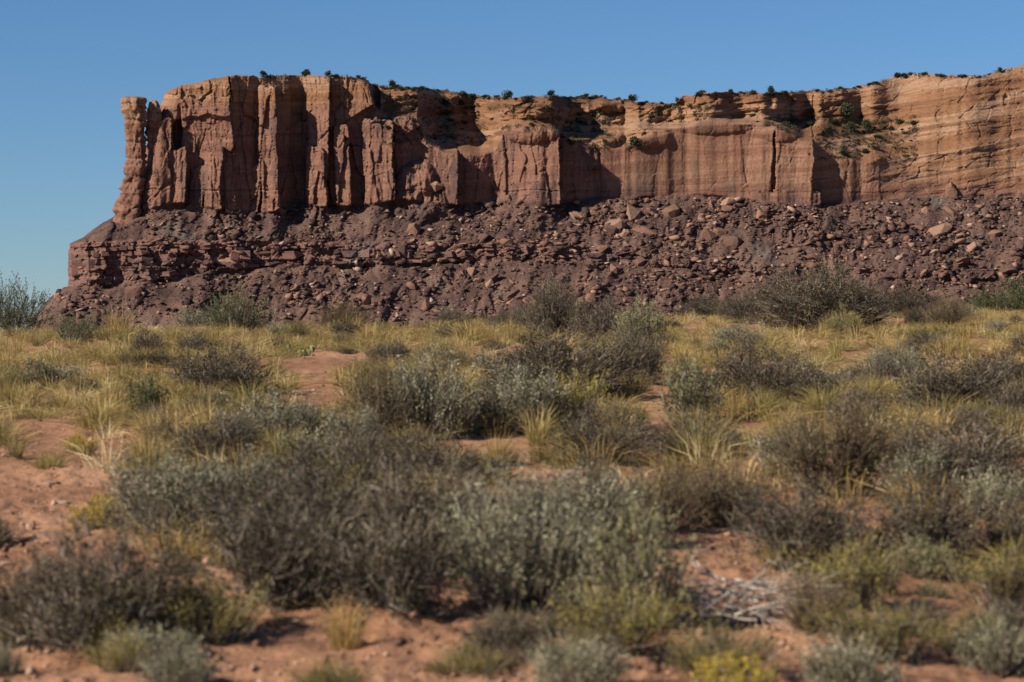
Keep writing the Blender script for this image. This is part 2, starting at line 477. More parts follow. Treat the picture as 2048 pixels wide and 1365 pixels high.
def mesa_depth(px, py, relief=True):
    px = np.asarray(px, float); py = np.asarray(py, float)
    D = bil(_Dg, px, py)
    base = poly(BASE, px); rim = poly(RIM, px)
    # plan relief of the wall
    inw = sstep(base + 5, base - 1, py)
    P = wall_plan(px, py) * inw + np.interp(px, _gx, FOOT) * (1 - inw)
    win = np.where(py > base, np.exp(-(py - base) / 45), 1.0)
    up = sstep(rim + 4, rim - 16, py)
    P = P * win * (1 - .55 * up)
    # heavy cap over the left block, its lower edge undercut
    cap = sstep(2, -2, py - (238 + 9 * fbm(px / 35, px * 0, 2, 313) - .06 * (px - 330))) * sstep(320, 335, px) * sstep(480, 462, px)
    P = P + 2.6 * cap * (1 + .6 * cell(px / 22, py / 24, 315)[0])
    # above the rim the ground falls away to the right of the left block
    P = P - up * np.interp(px, [745, 765, 880, 950, 1000, 1030, 1110, 1180, 1240, 1330], [0, 12, 52, 62, 50, 16, 12, 22, 14, 0])
    # rounded outcrops above the rim and undercut slots below the upper band
    for ox, oy, rx, ry, am in ((1062, 264, 58, 26, 11), (1290, 276, 62, 26, 9), (1425, 252, 85, 20, 8), (880, 250, 30, 16, 7), (1070, 225, 40, 14, 7), (1215, 240, 36, 14, 6), (1560, 268, 40, 18, 5), (930, 215, 40, 12, 6), (1900, 255, 60, 18, 6), (2000, 225, 60, 20, 6)):
        P = P + .5 * am * np.clip(1 - ((px - ox) / rx) ** 2 - ((py - oy) / ry) ** 2, 0, None) ** .7
    for ox, oy, rx, ry, am in ((1365, 208, 34, 5, 5), (1660, 234, 18, 4, 6), (1480, 226, 60, 3, 4), (1780, 205, 40, 4, 4), (1000, 224, 40, 4, 4), (1880, 232, 12, 16, 6), (2012, 200, 7, 16, 6), (1640, 222, 26, 3, 4), (1520, 205, 30, 3, 4)):
        P = P - am * sstep(1, .6, np.hypot((px - ox) / rx, (py - oy + .12 * (px - ox)) / ry))
    # rounded fallen mound against the wall
    md = 13 * np.clip(1 - ((px - 838) / 56) ** 2 - ((py - 402) / 82) ** 2, 0, None) ** .5 * (py < 470)
    md2 = 8 * np.clip(1 - ((px - 880) / 24) ** 2 - ((py - 408) / 48) ** 2, 0, None) ** .5
    md = np.maximum(md, md2) * sstep(460, 415, py)
    md = md * (1 + .35 * fbm(px / 16, py / 22, 3, 311))
    P = np.maximum(P, P * .3 + md - 1)
    # arched pocket high on the left block
    P = P - 7 * sstep(1, .75, np.hypot((px - 355) / 11, np.where(py < 262, (py - 262) / 24, (py - 262) / 40)))
    R = P
    if relief:
        cl = sstep(base + 3, base - 4, py) * (1 - up)
        dwx = px + 4 * fbm(px / 30, py / 30, 3, 321); dwy = py + 9 * fbm(px / 24, py / 60, 3, 323)
        rough = np.interp(px, [0, 760, 980, 1180, 1230, 1480, 1500, 1720, 1760, 2300], [1, 1, .7, .7, .16, .16, .4, .4, .35, .4])
        v1, e1 = facet(dwx / 52, dwy / 130, 331, tx=.8, ty=.7); v2, e2 = facet(dwx / 24, dwy / 60, 333, ty=1.0); v3, e3 = facet(dwx / 9, dwy / 17, 335, ty=1.2)
        wall = 1.2 * v1 + .55 * v2 + .24 * v3 - 1.5 * sstep(.03, 0, e1) - .7 * sstep(.035, 0, e2)
        wall = wall + .16 * fbm(px / 7, py / 12, 3, 337) + .16 * fbm(px / 80, (py + .02 * px) / 3.2, 3, 339)
        seam = sstep(2.2, 0, np.abs(py - (381 + .004 * (px - 640)) - 2.5 * fbm(px / 30, py / 200, 2, 341)))
        wall = wall - 1.2 * seam * sstep(-.2, .2, vn(px / 70, px * 0 + 3.1, 343))
        # slickrock: rounded domes with bedding
        tilt = .05 * px + .10 * np.maximum(px - 1650, 0) + 5 * fbm(px / 120, py / 80, 2, 350)
        b1 = fbm(px / 120, (py + tilt) / 9, 4, 351); b2 = fbm(px / 45, py / 26, 4, 353)
        v4, e4 = cell(dwx / 46, (dwy + tilt) / 20, 355)
        billow = np.abs(fbm(px / 62, (py + .1 * px) / 30, 3, 356))
        slick = 2.4 * b1 + 3.5 * b2 + 11 * billow * sstep(1720, 1600, px) + 1.2 * v4 - 2.2 * sstep(.05, 0, e4) + .7 * fbm(px / 14, py / 4, 3, 357) + .9 * np.floor(2.5 * fbm(px / 150, (py + tilt) / 16, 2, 359))
        slick_right = sstep(1728, 1820, px) * sstep(base + 3, base - 6, py)
        us = np.maximum(up, slick_right)
        # talus
        v5, e5 = cell(px / 7, py / 5.5, 361); v6, e6 = cell(px / 17, py / 12, 363)
        rk = sstep(0, .4, fbm(px / 70, py / 40, 2, 369))
        gl = np.abs(fbm((px + .3 * py + 14 * fbm(px / 50, py / 50, 2, 366)) / 34, py / 160, 2, 364))
        tal = 7 * fbm((px + .35 * py) / 60, py / 110, 3, 365) - 1.6 * sstep(.45, 0, gl) + .9 * fbm(px / 12, py / 9, 3, 367) + .3 * v5 + rk * (1.5 * facet(px / 23, py / 13, 363)[0] + .7 * facet(px / 9, py / 5, 362)[0])
        l1, l2 = poly(LED_HI, px), poly(LED_LO, px)
        led = sstep(l2 + 5, l2 - 3, py) * sstep(l1 - 3, l1 + 3, py)
        v7, e7 = cell(dwx / 15, py / 10, 371); v8, e8 = cell(px / 30, py / 28, 373)
        ledr = 1.6 * v7 + 3.2 * v8 - 1.2 * sstep(.12, 0, e7) - 1.5 * sstep(.08, 0, e8) + 1.0 * vn(px / 90, py / 3.2, 375) + 2.5 * fbm(px / 22, py / 90, 2, 377)
        tm = sstep(base - 4, base + 5, py)
        left = np.interp(px, [0, 420, 1200, 2300], [1, .9, .8, .6])
        R = R + wall * cl * rough * (1 - slick_right) + slick * us * (1 - tm) * np.interp(px, [700, 780, 1640, 1800], [.35, 1, .9, .42]) + tm * (tal * (1 - led * .7) + ledr * led * left)
    # the nose turns away at the left end
    xl = np.interp(py, [p[0] for p in LEFT], [p[1] for p in LEFT])
    e = np.clip((px - xl) / np.where(py > base, 60, 34), 0, 1)
    nose = (1 - np.sqrt(np.clip(1 - (1 - e) ** 2, 0, 1))) * np.where(py > base, 38, 24)
    return D - R + nose

def mesa_point(px, py, relief=True, push=0.0):
    Y = Y0 + mesa_depth(px, py, relief) + push
    return np.stack([(px - CX) / FPX * Y, Y, EYE + (CY - py) / FPX * Y], -1)

def sky_y(px):
    n = 2.2 * fbm(px / 22, px * 0 + .5, 3, 401) + 1.6 * vn(np.floor(px / 9), px * 0, 403)
    return poly(SKY, px) + n * np.interp(px, [330, 520, 760, 2048], [.7, .6, 1, 1])

def make_mesa():
    nu, nv = 1260, 400
    s = np.linspace(0, 1, nu)[:, None]; t = np.linspace(0, 1, nv)[None, :]
    t = t ** .92                                             # finer rows on the wall than at the foot
    s = s + 0 * t; t = t + 0 * s
    py = 722 + t * (150 - 722.0)
    lx = [p[0] for p in LEFT]; lv = [p[1] for p in LEFT]
    for _ in range(8):
        xl = np.interp(py, lx, lv) + 2.5 * fbm(py / 9, py * 0, 3, 411)
        px = xl + s * (2290 - xl)
        py = 722 + t * (sky_y(px) - 722)
    pts = mesa_point(px, py)
    base = poly(BASE, px); rim = poly(RIM, px)
    cap = sstep(236, 190, py + 16 * fbm(px / 60, py / 30, 3, 421)) * (px < 760)
    strat = np.maximum(np.maximum(sstep(rim + 12, rim - 14, py) * (px > 735), cap), sstep(1640, 1850, px) * sstep(base + 10, base - 60, py))
    strat = np.maximum(strat, .42 * sstep(1150, 1260, px) * sstep(base, base - 40, py))
    bed = (CY - py) * .27 - .035 * np.maximum(px - 1650, 0) + 2.5 * fbm(px / 120, py / 60, 2, 423) - .012 * np.maximum(px - 760, 0)
    # close the body behind: crown rows at the top, flank columns at the left
    back = [pts]
    top = pts[:, -1, :]
    rows = []
    for dy, dz in ((6, .3), (40, -1.0), (240, -8.0), (420, -120.0)):
        r = top.copy(); r[:, 1] += dy; r[:, 0] *= (r[:, 1] / top[:, 1]); r[:, 2] += dz
        rows.append(r[:, None, :])
    G = np.concatenate([pts] + rows, axis=1)
    S = np.concatenate([strat] + [strat[:, -1:]] * 4, axis=1); BD = np.concatenate([bed] + [bed[:, -1:]] * 4, axis=1)
    cols = []
    first = G[0]
    for dy, dx in ((8, 1.5), (40, 9.0), (160, 70.0), (420, 160.0)):
        c = first.copy(); c[:, 1] += dy; c[:, 0] = first[:, 0] * (c[:, 1] / first[:, 1]) + dx
        cols.append(c[None])
    G = np.concatenate(cols[::-1] + [G], axis=0)
    S = np.concatenate([S[:1]] * 4 + [S], axis=0); BD = np.concatenate([BD[:1]] * 4 + [BD], axis=0)
    ni, nj = G.shape[:2]
    idx = np.arange(ni * nj).reshape(ni, nj)
    quads = np.stack([idx[:-1, :-1], idx[1:, :-1], idx[1:, 1:], idx[:-1, 1:]], -1)
    # region of each quad
    pcx = np.concatenate([np.repeat(px[:1], 4, 0), px], 0); pcy = np.concatenate([np.repeat(py[:1], 4, 0), py], 0)
    pcx = np.concatenate([pcx, np.repeat(pcx[:, -1:], 4, 1)], 1); pcy = np.concatenate([pcy, np.repeat(pcy[:, -1:], 4, 1)], 1)
    qx, qy = pcx[:-1, :-1], pcy[:-1, :-1]
    b = poly(BASE, qx) + 3 * fbm(qx / 12, qy / 12, 2, 431)
    r = poly(RIM, qx)
    l1, l2 = poly(LED_HI, qx), poly(LED_LO, qx)
    wob = 3 * fbm(qx / 10, qy / 10, 2, 433)
    reg = np.zeros(qx.shape, int)                               # 0 talus
    ledmask = (qy > l1 + wob) & (qy < l2 + wob) & (qx < 1260 + 40 * wob)
    reg[ledmask] = 1
    reg[qy < b] = 2
    reg[(qy < r - 4) & (qx > 738)] = 3
    root = obj('mesa', None, loc=(0, 0, 0))
    tag(root, 'long red sandstone mesa with fluted cliffs above a rubble slope', 'mesa', kind='structure')
    V = G.reshape(-1, 3); A = S.reshape(-1); BD = BD.reshape(-1)
    names = ['talus_slope', 'ledge_band', 'cliff_wall', 'slickrock_top']
    mats = [MAT_TALUS, MAT_LEDGE, MAT_CLIFF, MAT_CLIFF]
    parts = {}
    for k in range(4):
        q = quads[reg == k]
        u, inv = np.unique(q, return_inverse=True)
        me = mesh_from(names[k], V[u], inv.reshape(-1, 4), mats[k], False, {'strat': ('POINT', A[u]), 'bed': ('POINT', BD[u])})
        parts[names[k]] = obj(names[k], me, root)
    return root, parts
MESA, MESA_PARTS = make_mesa()

def pillar(name, outline, depth, parent, seed, squash=.9):
    """free-standing column: rings from a left/right outline in photo pixels at one distance"""
    Y = Y0 + depth
    o = np.array(outline, float)                                # (py, left, right)
    py = np.linspace(o[0, 0], o[-1, 0], 110)
    l = np.interp(py, o[:, 0], o[:, 1]); r = np.interp(py, o[:, 0], o[:, 2])
    n = 56
    th = np.linspace(0, 2 * math.pi, n, endpoint=False)
    PY, TH = np.meshgrid(py, th, indexing='ij')
    c = ((l + r) / 2)[:, None]; rad = ((r - l) / 2)[:, None]
    v1, e1 = facet(TH * 1.4 + .4 * fbm(TH * 2, PY / 20, 2, seed), PY / 24, seed + 1)
    v2, e2 = facet(TH * 3.2, PY / 9, seed + 2)
    sq = (np.abs(np.cos(TH + .3)) ** 5 + np.abs(np.sin(TH + .3)) ** 5) ** -.2
    neck = sum(np.exp(-((PY - q) / 2.6) ** 2) for q in (241, 284, 318, 352, 391)) * .16
    k = sq * (.94 - neck + .15 * v1 + .07 * v2 - .16 * sstep(.10, 0, e1) + .05 * fbm(TH * 3, PY / 6, 3, seed + 5) + .07 * vn(PY / 6, PY * 0, seed + 6))
    X = c + rad * k * np.cos(TH); Yd = Y + rad * k * np.sin(TH) * squash * .27
    P = np.stack([(X - CX) / FPX * Yd, Yd, EYE + (CY - PY) / FPX * Yd], -1)
    ni, nj = PY.shape
    V = P.reshape(-1, 3)
    topc = P[0].mean(0); V = np.vstack([V, topc])
    idx = np.arange(ni * nj).reshape(ni, nj); nx = np.roll(idx, -1, 1)
    q = np.stack([idx[:-1], idx[1:], nx[1:], nx[:-1]], -1).reshape(-1, 4)
    tr = np.stack([idx[0], nx[0], np.full(nj, ni * nj)], -1)
    st = np.append(sstep(330, 200, PY).reshape(-1), 1.0)
    me = mesh_from(name, V, [q, tr], MAT_CLIFF, False, {'strat': ('POINT', st), 'bed': ('POINT', (V[:, 2] - EYE))})
    return obj(name, me, parent)

def wall_depth(px, py):
    return float(mesa_depth(np.array([px]), np.array([py]))[0])
pd = wall_depth(310, 400)
pillar('rock_spire', [(193.5, 256, 276), (195, 250, 285), (199, 247, 289), (215, 248, 290), (228, 250, 292), (240, 252, 291), (252, 253, 289), (262, 252, 288), (273, 256, 289),
        (282, 255, 290), (290, 255, 288), (306, 252, 289), (320, 252, 290), (345, 249, 288), (362, 248, 288), (380, 242, 286), (400, 235, 284), (420, 231, 283), (440, 228, 286), (462, 226, 290)], pd + 7, MESA, 501)
pillar('rock_spire', [(201, 303, 311), (203, 300, 314), (210, 297, 319), (222, 295, 322), (232, 294, 323), (245, 294, 330), (300, 296, 345)], wall_depth(330, 255) + 5, MESA, 521)

# ------------------------------------------------------------------ rocks
def hull_mesh(name, pts, mat):
    bm = bmesh.new()
    for p in pts: bm.verts.new(p)
    r = bmesh.ops.convex_hull(bm, input=bm.verts)
    dead = [g for g in r['geom_interior'] if isinstance(g, bmesh.types.BMVert)] + [g for g in r['geom_unused'] if isinstance(g, bmesh.types.BMVert)]
    bmesh.ops.delete(bm, geom=list(set(dead)), context='VERTS')
    me = bpy.data.meshes.new(name)
    bm.to_mesh(me); bm.free()
    if mat: me.materials.append(mat)
    return me

def rock_points(seed, slab=False):
    r = np.random.default_rng(seed)
    n = 22
    p = r.normal(size=(n, 3)); p /= np.abs(p).max(1, keepdims=True) ** .75 * np.linalg.norm(p, axis=1, keepdims=True) ** .25
    p *= r.uniform(.8, 1.0, (n, 1))
    p *= np.array([1, .8, .36 if slab else .72])
    return p * .5
ROCKS = [hull_mesh('boulder', rock_points(600 + k, k % 2 == 1), MAT_BOULDER) for k in range(14)]
SMALL = [hull_mesh('rubble_piece', rock_points(640 + k, k % 2 == 1)[:9], None) for k in range(14)]
ROCK_ARR = []
for me in SMALL:
    v = np.empty(len(me.vertices) * 3, np.float32); me.vertices.foreach_get('co', v)
    ROCK_ARR.append((v.reshape(-1, 3), np.array([list(p.vertices) for p in me.polygons if len(p.vertices) == 3], np.int32)))

MPP = lambda px, py: .262                                   # metres per photo pixel on the mesa

def boulder(px, py, size, label, k=None, rot=None, asp=(1, 1, 1), group=None):
    p = mesa_point(np.array([float(px)]), np.array([float(py)]))[0]
    w = size * MPP(px, py)
    k = int(rng.integers(len(ROCKS))) if k is None else k
    rot = rot or (rng.uniform(-.5, .5), rng.uniform(-.6, .6), rng.uniform(0, 6.28))
    o = obj('boulder', ROCKS[k], None, (p[0], p[1] + w * .02, p[2] - w * .02), rot, (w * asp[0], w * asp[1], w * asp[2]))
    return tag(o, label, 'boulder', group)

HERO = [
 (830, 462, 40, 'large pyramid-shaped red boulder on the upper talus below the rounded mound', 4, (.1, .5, .3), (1, 1, 1.2)),
 (962, 480, 48, 'big tilted flat slab lying on the ledge line under the dark alcove', 3, (.3, -.75, .2), (1, .9, 1)),
 (1222, 455, 62, 'widest slanted slab leaning left in the boulder pile under the smooth wall', 5, (.5, -.7, .4), (1, .9, 1.1)),
 (1262, 432, 56, 'upright split block beside the widest slab in the boulder pile', 2, (.2, .5, .8), (.9, .9, 1.2)),
 (1290, 462, 52, 'flat slab sloping right at the foot of the boulder pile', 7, (.4, .15, 0), (1.2, .9, .9)),
 (1345, 426, 48, 'pale block with a shadowed right side just above the boulder pile', 6, (.3, -.3, .5), (1, 1, 1)),
 (1378, 465, 34, 'tan block below the pale block near the middle of the talus', 8, None, (1, 1, 1)),
 (1455, 408, 40, 'broad boulder close under the smooth wall left of the cracked buttress', 10, None, (1.2, 1, .8)),
 (1521, 432, 32, 'lone upright dark boulder under the cracked buttress', 12, (0, .2, .2), (.9, 1, 1.3)),
 (935, 546, 36, 'pale orange block on the lower talus below the tilted slab', 0, (.2, -.4, .5), (1, 1, 1)),
 (1226, 541, 30, 'pale orange upright block low on the talus at mid picture', 2, (.1, .6, .2), (.9, 1, 1.2)),
 (1905, 384, 44, 'tall rounded boulder standing against the foot of the right slickrock wall', 4, (0, .1, .3), (.9, 1, 1.5)),
 (1876, 462, 66, 'longest tilted block on the right talus', 9, (.3, -.5, .3), (1.1, .8, 1)),
 (1902, 424, 46, 'dark block between the tall rounded boulder and the longest tilted block', 1, None, (1.2, 1, 1)),
 (1940, 500, 40, 'leaning dark slab on the right talus below the longest block', 11, (.6, -.8, .2), (1.2, .7, 1)),
 (753, 606, 34, 'dark cube-like block on the lower talus just above the grass', 6, None, (1, 1, 1)),
 (868, 372, 40, 'knob of broken rock on top of the rounded mound', 8, None, (1, 1, .9)),
 (1180, 600, 30, 'reddish block low on the talus right of the sapling', 10, None, (1, 1, .9)),
 (700, 590, 26, 'reddish block at the bottom of the talus above the tall grass', 12, None, (1, 1, .9)),
 (530, 505, 40, 'long flat grey slab protruding from the ledge band', 13, (.1, .05, 0), (1.5, .8, .8)),
 (450, 520, 52, 'wide flat slab with a dark shadow at its right end on the ledge band', 5, (.2, .08, 0), (1.4, .7, .9)),
 (1040, 425, 34, 'block wedged at the foot of the domed buttress', 0, None, (1.1, 1, .9)),
 (1192, 430, 40, 'dark split block at the left end of the boulder pile', 1, (.2, .4, .6), (1, 1, 1.1)),
 (1242, 470, 36, 'tilted slab under the widest slab of the boulder pile', 9, (.5, -.5, .2), (1.2, .8, 1)),
 (1305, 425, 34, 'reddish block between the upright split block and the pale block', 8, (.1, .4, .9), (1, 1, 1)),
 (1200, 500, 34, 'tan slab sliding below the boulder pile near the ledge line', 7, (.6, -.6, .3), (1.2, .8, 1)),
 (122, 596, 30, 'dark rock knob on the left toe of the talus', 4, (0, .3, .5), (1.2, 1, .9)),
 (268, 584, 38, 'dark rock lump under the left end of the ledge band', 10, (.2, -.2, .5), (1.2, 1, .9)),
 (1990, 470, 34, 'tan block near the right picture edge above the ledge line', 2, None, (1, 1, 1)),
 (1680, 470, 30, 'reddish block on the talus below the wall shadow', 14 % 14, None, (1, 1, 1)),
]
for px, py, s, lab, k, rot, asp in HERO:
    boulder(px, py, s, lab, k, rot, asp)

# boulders that only their stretch of slope tells apart
ZONES = [(150, 560, 'below the twin spires and the left cliffs'), (560, 800, 'below the tall fluted columns'), (800, 1010, 'below the rounded mound and dark alcove'),
         (1010, 1200, 'below the domed buttress'), (1200, 1480, 'below the smooth pink wall'), (1480, 1740, 'below the cracked buttress and its shadow'), (1740, 2048, 'below the right slickrock wall')]
BW = np.array([.55, .9, 1.1, 1.2, 1.6, 1.1, 1.6])
count = 0
while count < 268:
    z = rng.choice(7, p=BW / BW.sum())
    px = rng.uniform(ZONES[z][0], ZONES[z][1])
    b = float(poly(BASE, px)); l1 = float(poly(LED_HI, px)); l2 = float(poly(LED_LO, px))
    py = rng.uniform(b + 6, 645)
    xl = np.interp(py, [p[0] for p in LEFT], [p[1] for p in LEFT])
    if px < xl + 25: continue
    upper = py < (l1 + l2) / 2
    if l1 - 4 < py < l2 + 4 and px < 1000 and rng.random() < .7: continue
    size = min(40, 10 + rng.pareto(2.1) * 9) * np.interp(px, [150, 600, 1200, 2048], [.75, .85, 1.1, 1.0])
    lab = ('angular boulder lying on the upper talus ' if upper else 'angular boulder lying on the lower talus ') + ZONES[z][2]
    boulder(px, py, size, lab, asp=(rng.uniform(.8, 1.35), rng.uniform(.7, 1), rng.uniform(.7, 1.2)), group=('upper' if upper else 'lower') + ' talus boulders ' + ZONES[z][2])
    count += 1

def make_rubble():
    n = 46000
    px = rng.uniform(60, 2200, n); py = rng.uniform(395, 690, n)
    b = poly(BASE, px); xl = np.interp(py, [p[0] for p in LEFT], [p[1] for p in LEFT])
    l1, l2 = poly(LED_HI, px), poly(LED_LO, px)
    dens = .38 + .72 * sstep(-.15, .35, fbm(px / 60, py / 45, 3, 701)) + .3 * sstep(1000, 1400, px)
    keep = (py > b + 2) & (px > xl + 2) & (rng.random(n) < dens) & ~((py > l1) & (py < l2) & (px < 460) & (rng.random(n) < .85))
    keep &= ~((px < 420) & (py < l1) & (rng.random(n) < .3))
    px, py = px[keep], py[keep]; n = len(px)
    p = mesa_point(px, py)
    size = np.minimum(19, 2.4 + rng.pareto(1.8, n) * 2.6) * .265 * np.interp(fbm(px / 80, py / 60, 2, 703), [-.4, .4], [.65, 1.45])
    V, F, A = [], [], []
    off = 0
    for i in range(n):
        v, f = ROCK_ARR[rng.integers(len(ROCK_ARR))]
        a, b_, c = rng.uniform(0, 6.28), rng.uniform(-.7, .7), rng.uniform(-.7, .7)
        ca, sa, cb, sb, cc, sc_ = math.cos(a), math.sin(a), math.cos(b_), math.sin(b_), math.cos(c), math.sin(c)
        Rz = np.array([[ca, -sa, 0], [sa, ca, 0], [0, 0, 1]]); Ry = np.array([[cb, 0, sb], [0, 1, 0], [-sb, 0, cb]]); Rx = np.array([[1, 0, 0], [0, cc, -sc_], [0, sc_, cc]])
        w = v @ (Rz @ Ry @ Rx).T * (size[i] * np.array([rng.uniform(.8, 1.4), 1, rng.uniform(.6, 1)])) + p[i] + np.array([0, -.1, .05]) * size[i]
        V.append(w); F.append(f + off); A.append(np.full(len(f), rng.random())); off += len(v)
    me = mesh_from('talus_rubble', np.concatenate(V), np.concatenate(F), MAT_RUBBLE, False, {'rnd': ('FACE', np.concatenate(A))})
    tag(obj('talus_rubble', me), 'loose angular rubble strewn all over the talus slope', 'rubble', kind='stuff')
make_rubble()

# blocks of the ledge band: sub-parts of the mesa
def make_ledge_blocks():
    blocks = []
    for k in range(8):
        r = np.random.default_rng(800 + k)
        c = np.array([[x, y, z] for x in (-.5, .5) for y in (-.5, .5) for z in (-.5, .5)])
        p = np.vstack([c * r.uniform(.70, 1.0, (8, 3)), c[::2] * r.uniform(.6, 1.1, (4, 3)), r.normal(size=(4, 3)) * .38])
        blocks.append(hull_mesh('ledge_block', p, MAT_LEDGE))
    par = MESA_PARTS['ledge_band']
    n = 0
    rows = [(0.02, 8), (.13, 9), (.25, 10), (.37, 32), (.80, 12)]
    for fr, hpx in rows:
        x = 142.0
        while x < 1190 and n < 298:
            w = rng.uniform(.6, 1.0) * hpx if hpx > 15 else rng.uniform(.9, 2.4) * hpx
            l1, l2 = float(poly(LED_HI, x)), float(poly(LED_LO, x))
            hh = hpx * (l2 - l1) / 85
            prob = np.interp(x, [140, 420, 700, 1200], [.68, .62, .5, .35])
            if hh < 3.2: prob *= .4
            if rng.random() < prob:
                py = l1 + fr * (l2 - l1) + hh * .5 + 3 * float(vn(np.array([x / 50]), np.array([fr * 9]), 811)[0])
                q = mesa_point(np.array([x + w / 2]), np.array([py]))[0]
                m = .27
                obj('ledge_block', blocks[rng.integers(8)], par, (q[0], q[1] + w * m * .10 + rng.uniform(-.9, 1.2), q[2]), (rng.uniform(-.08, .08), rng.uniform(-.09, .09), rng.uniform(-.6, .5)),
                    (w * m, max(2.5, w * m * .8), hh * m * rng.uniform(.8, 1.1)))
                n += 1
            x += w + rng.uniform(0, 5)
make_ledge_blocks()

# ------------------------------------------------------------------ plants: generators (unit: metres)
def ribbons(p0, p1, p2, w, up=None, seed=0):
    """curved tapering blades through three points: 3 triangles each"""
    r = np.random.default_rng(seed)
    d = p2 - p0
    side = np.cross(d, r.normal(size=d.shape)); side /= np.linalg.norm(side, axis=1, keepdims=True) + 1e-9
    w = np.asarray(w).reshape(-1, 1)
    V = np.stack([p0 - side * w * .5, p0 + side * w * .5, p1 - side * w * .42, p1 + side * w * .42, p2], 1)
    n = len(p0); o = (np.arange(n) * 5)[:, None]
    F = np.concatenate([o + np.array([[0, 1, 3]]), o + np.array([[0, 3, 2]]), o + np.array([[2, 3, 4]])], 0)
    return V.reshape(-1, 3), F, n

def leafquads(p, d, ln, w, r):
    """small pointed leaves: two triangles each"""
    side = np.cross(d, r.normal(size=d.shape)); side /= np.linalg.norm(side, axis=1, keepdims=True) + 1e-9
    ln = ln[:, None]; w = w[:, None]
    V = np.stack([p, p + d * ln * .5 + side * w * .5, p + d * ln, p + d * ln * .5 - side * w * .5], 1)
    n = len(p); o = (np.arange(n) * 4)[:, None]
    return V.reshape(-1, 3), o + np.array([[0, 1, 2, 3]])

def sticks(a, b, ra, rb):
    """three-sided tapering sticks"""
    d = b - a; d /= np.linalg.norm(d, axis=1, keepdims=True) + 1e-9
    ref = np.where(np.abs(d[:, 2:3]) < .9, np.array([[0, 0, 1.0]]), np.array([[1.0, 0, 0]]))
    u = np.cross(d, ref); u /= np.linalg.norm(u, axis=1, keepdims=True) + 1e-9
    v = np.cross(d, u)
    ring = []
    for pt, rr in ((a, ra), (b, rb)):
        for k in range(3):
            t = 2 * math.pi * k / 3
            ring.append(pt + (u * math.cos(t) + v * math.sin(t)) * rr[:, None])
    V = np.stack(ring, 1)
    n = len(a); o = (np.arange(n) * 6)[:, None]
    F = np.concatenate([o + np.array([[0, 1, 4, 3]]), o + np.array([[1, 2, 5, 4]]), o + np.array([[2, 0, 3, 5]])], 0)
    return V.reshape(-1, 3), F

def norm(v): return v / (np.linalg.norm(v, axis=-1, keepdims=True) + 1e-9)

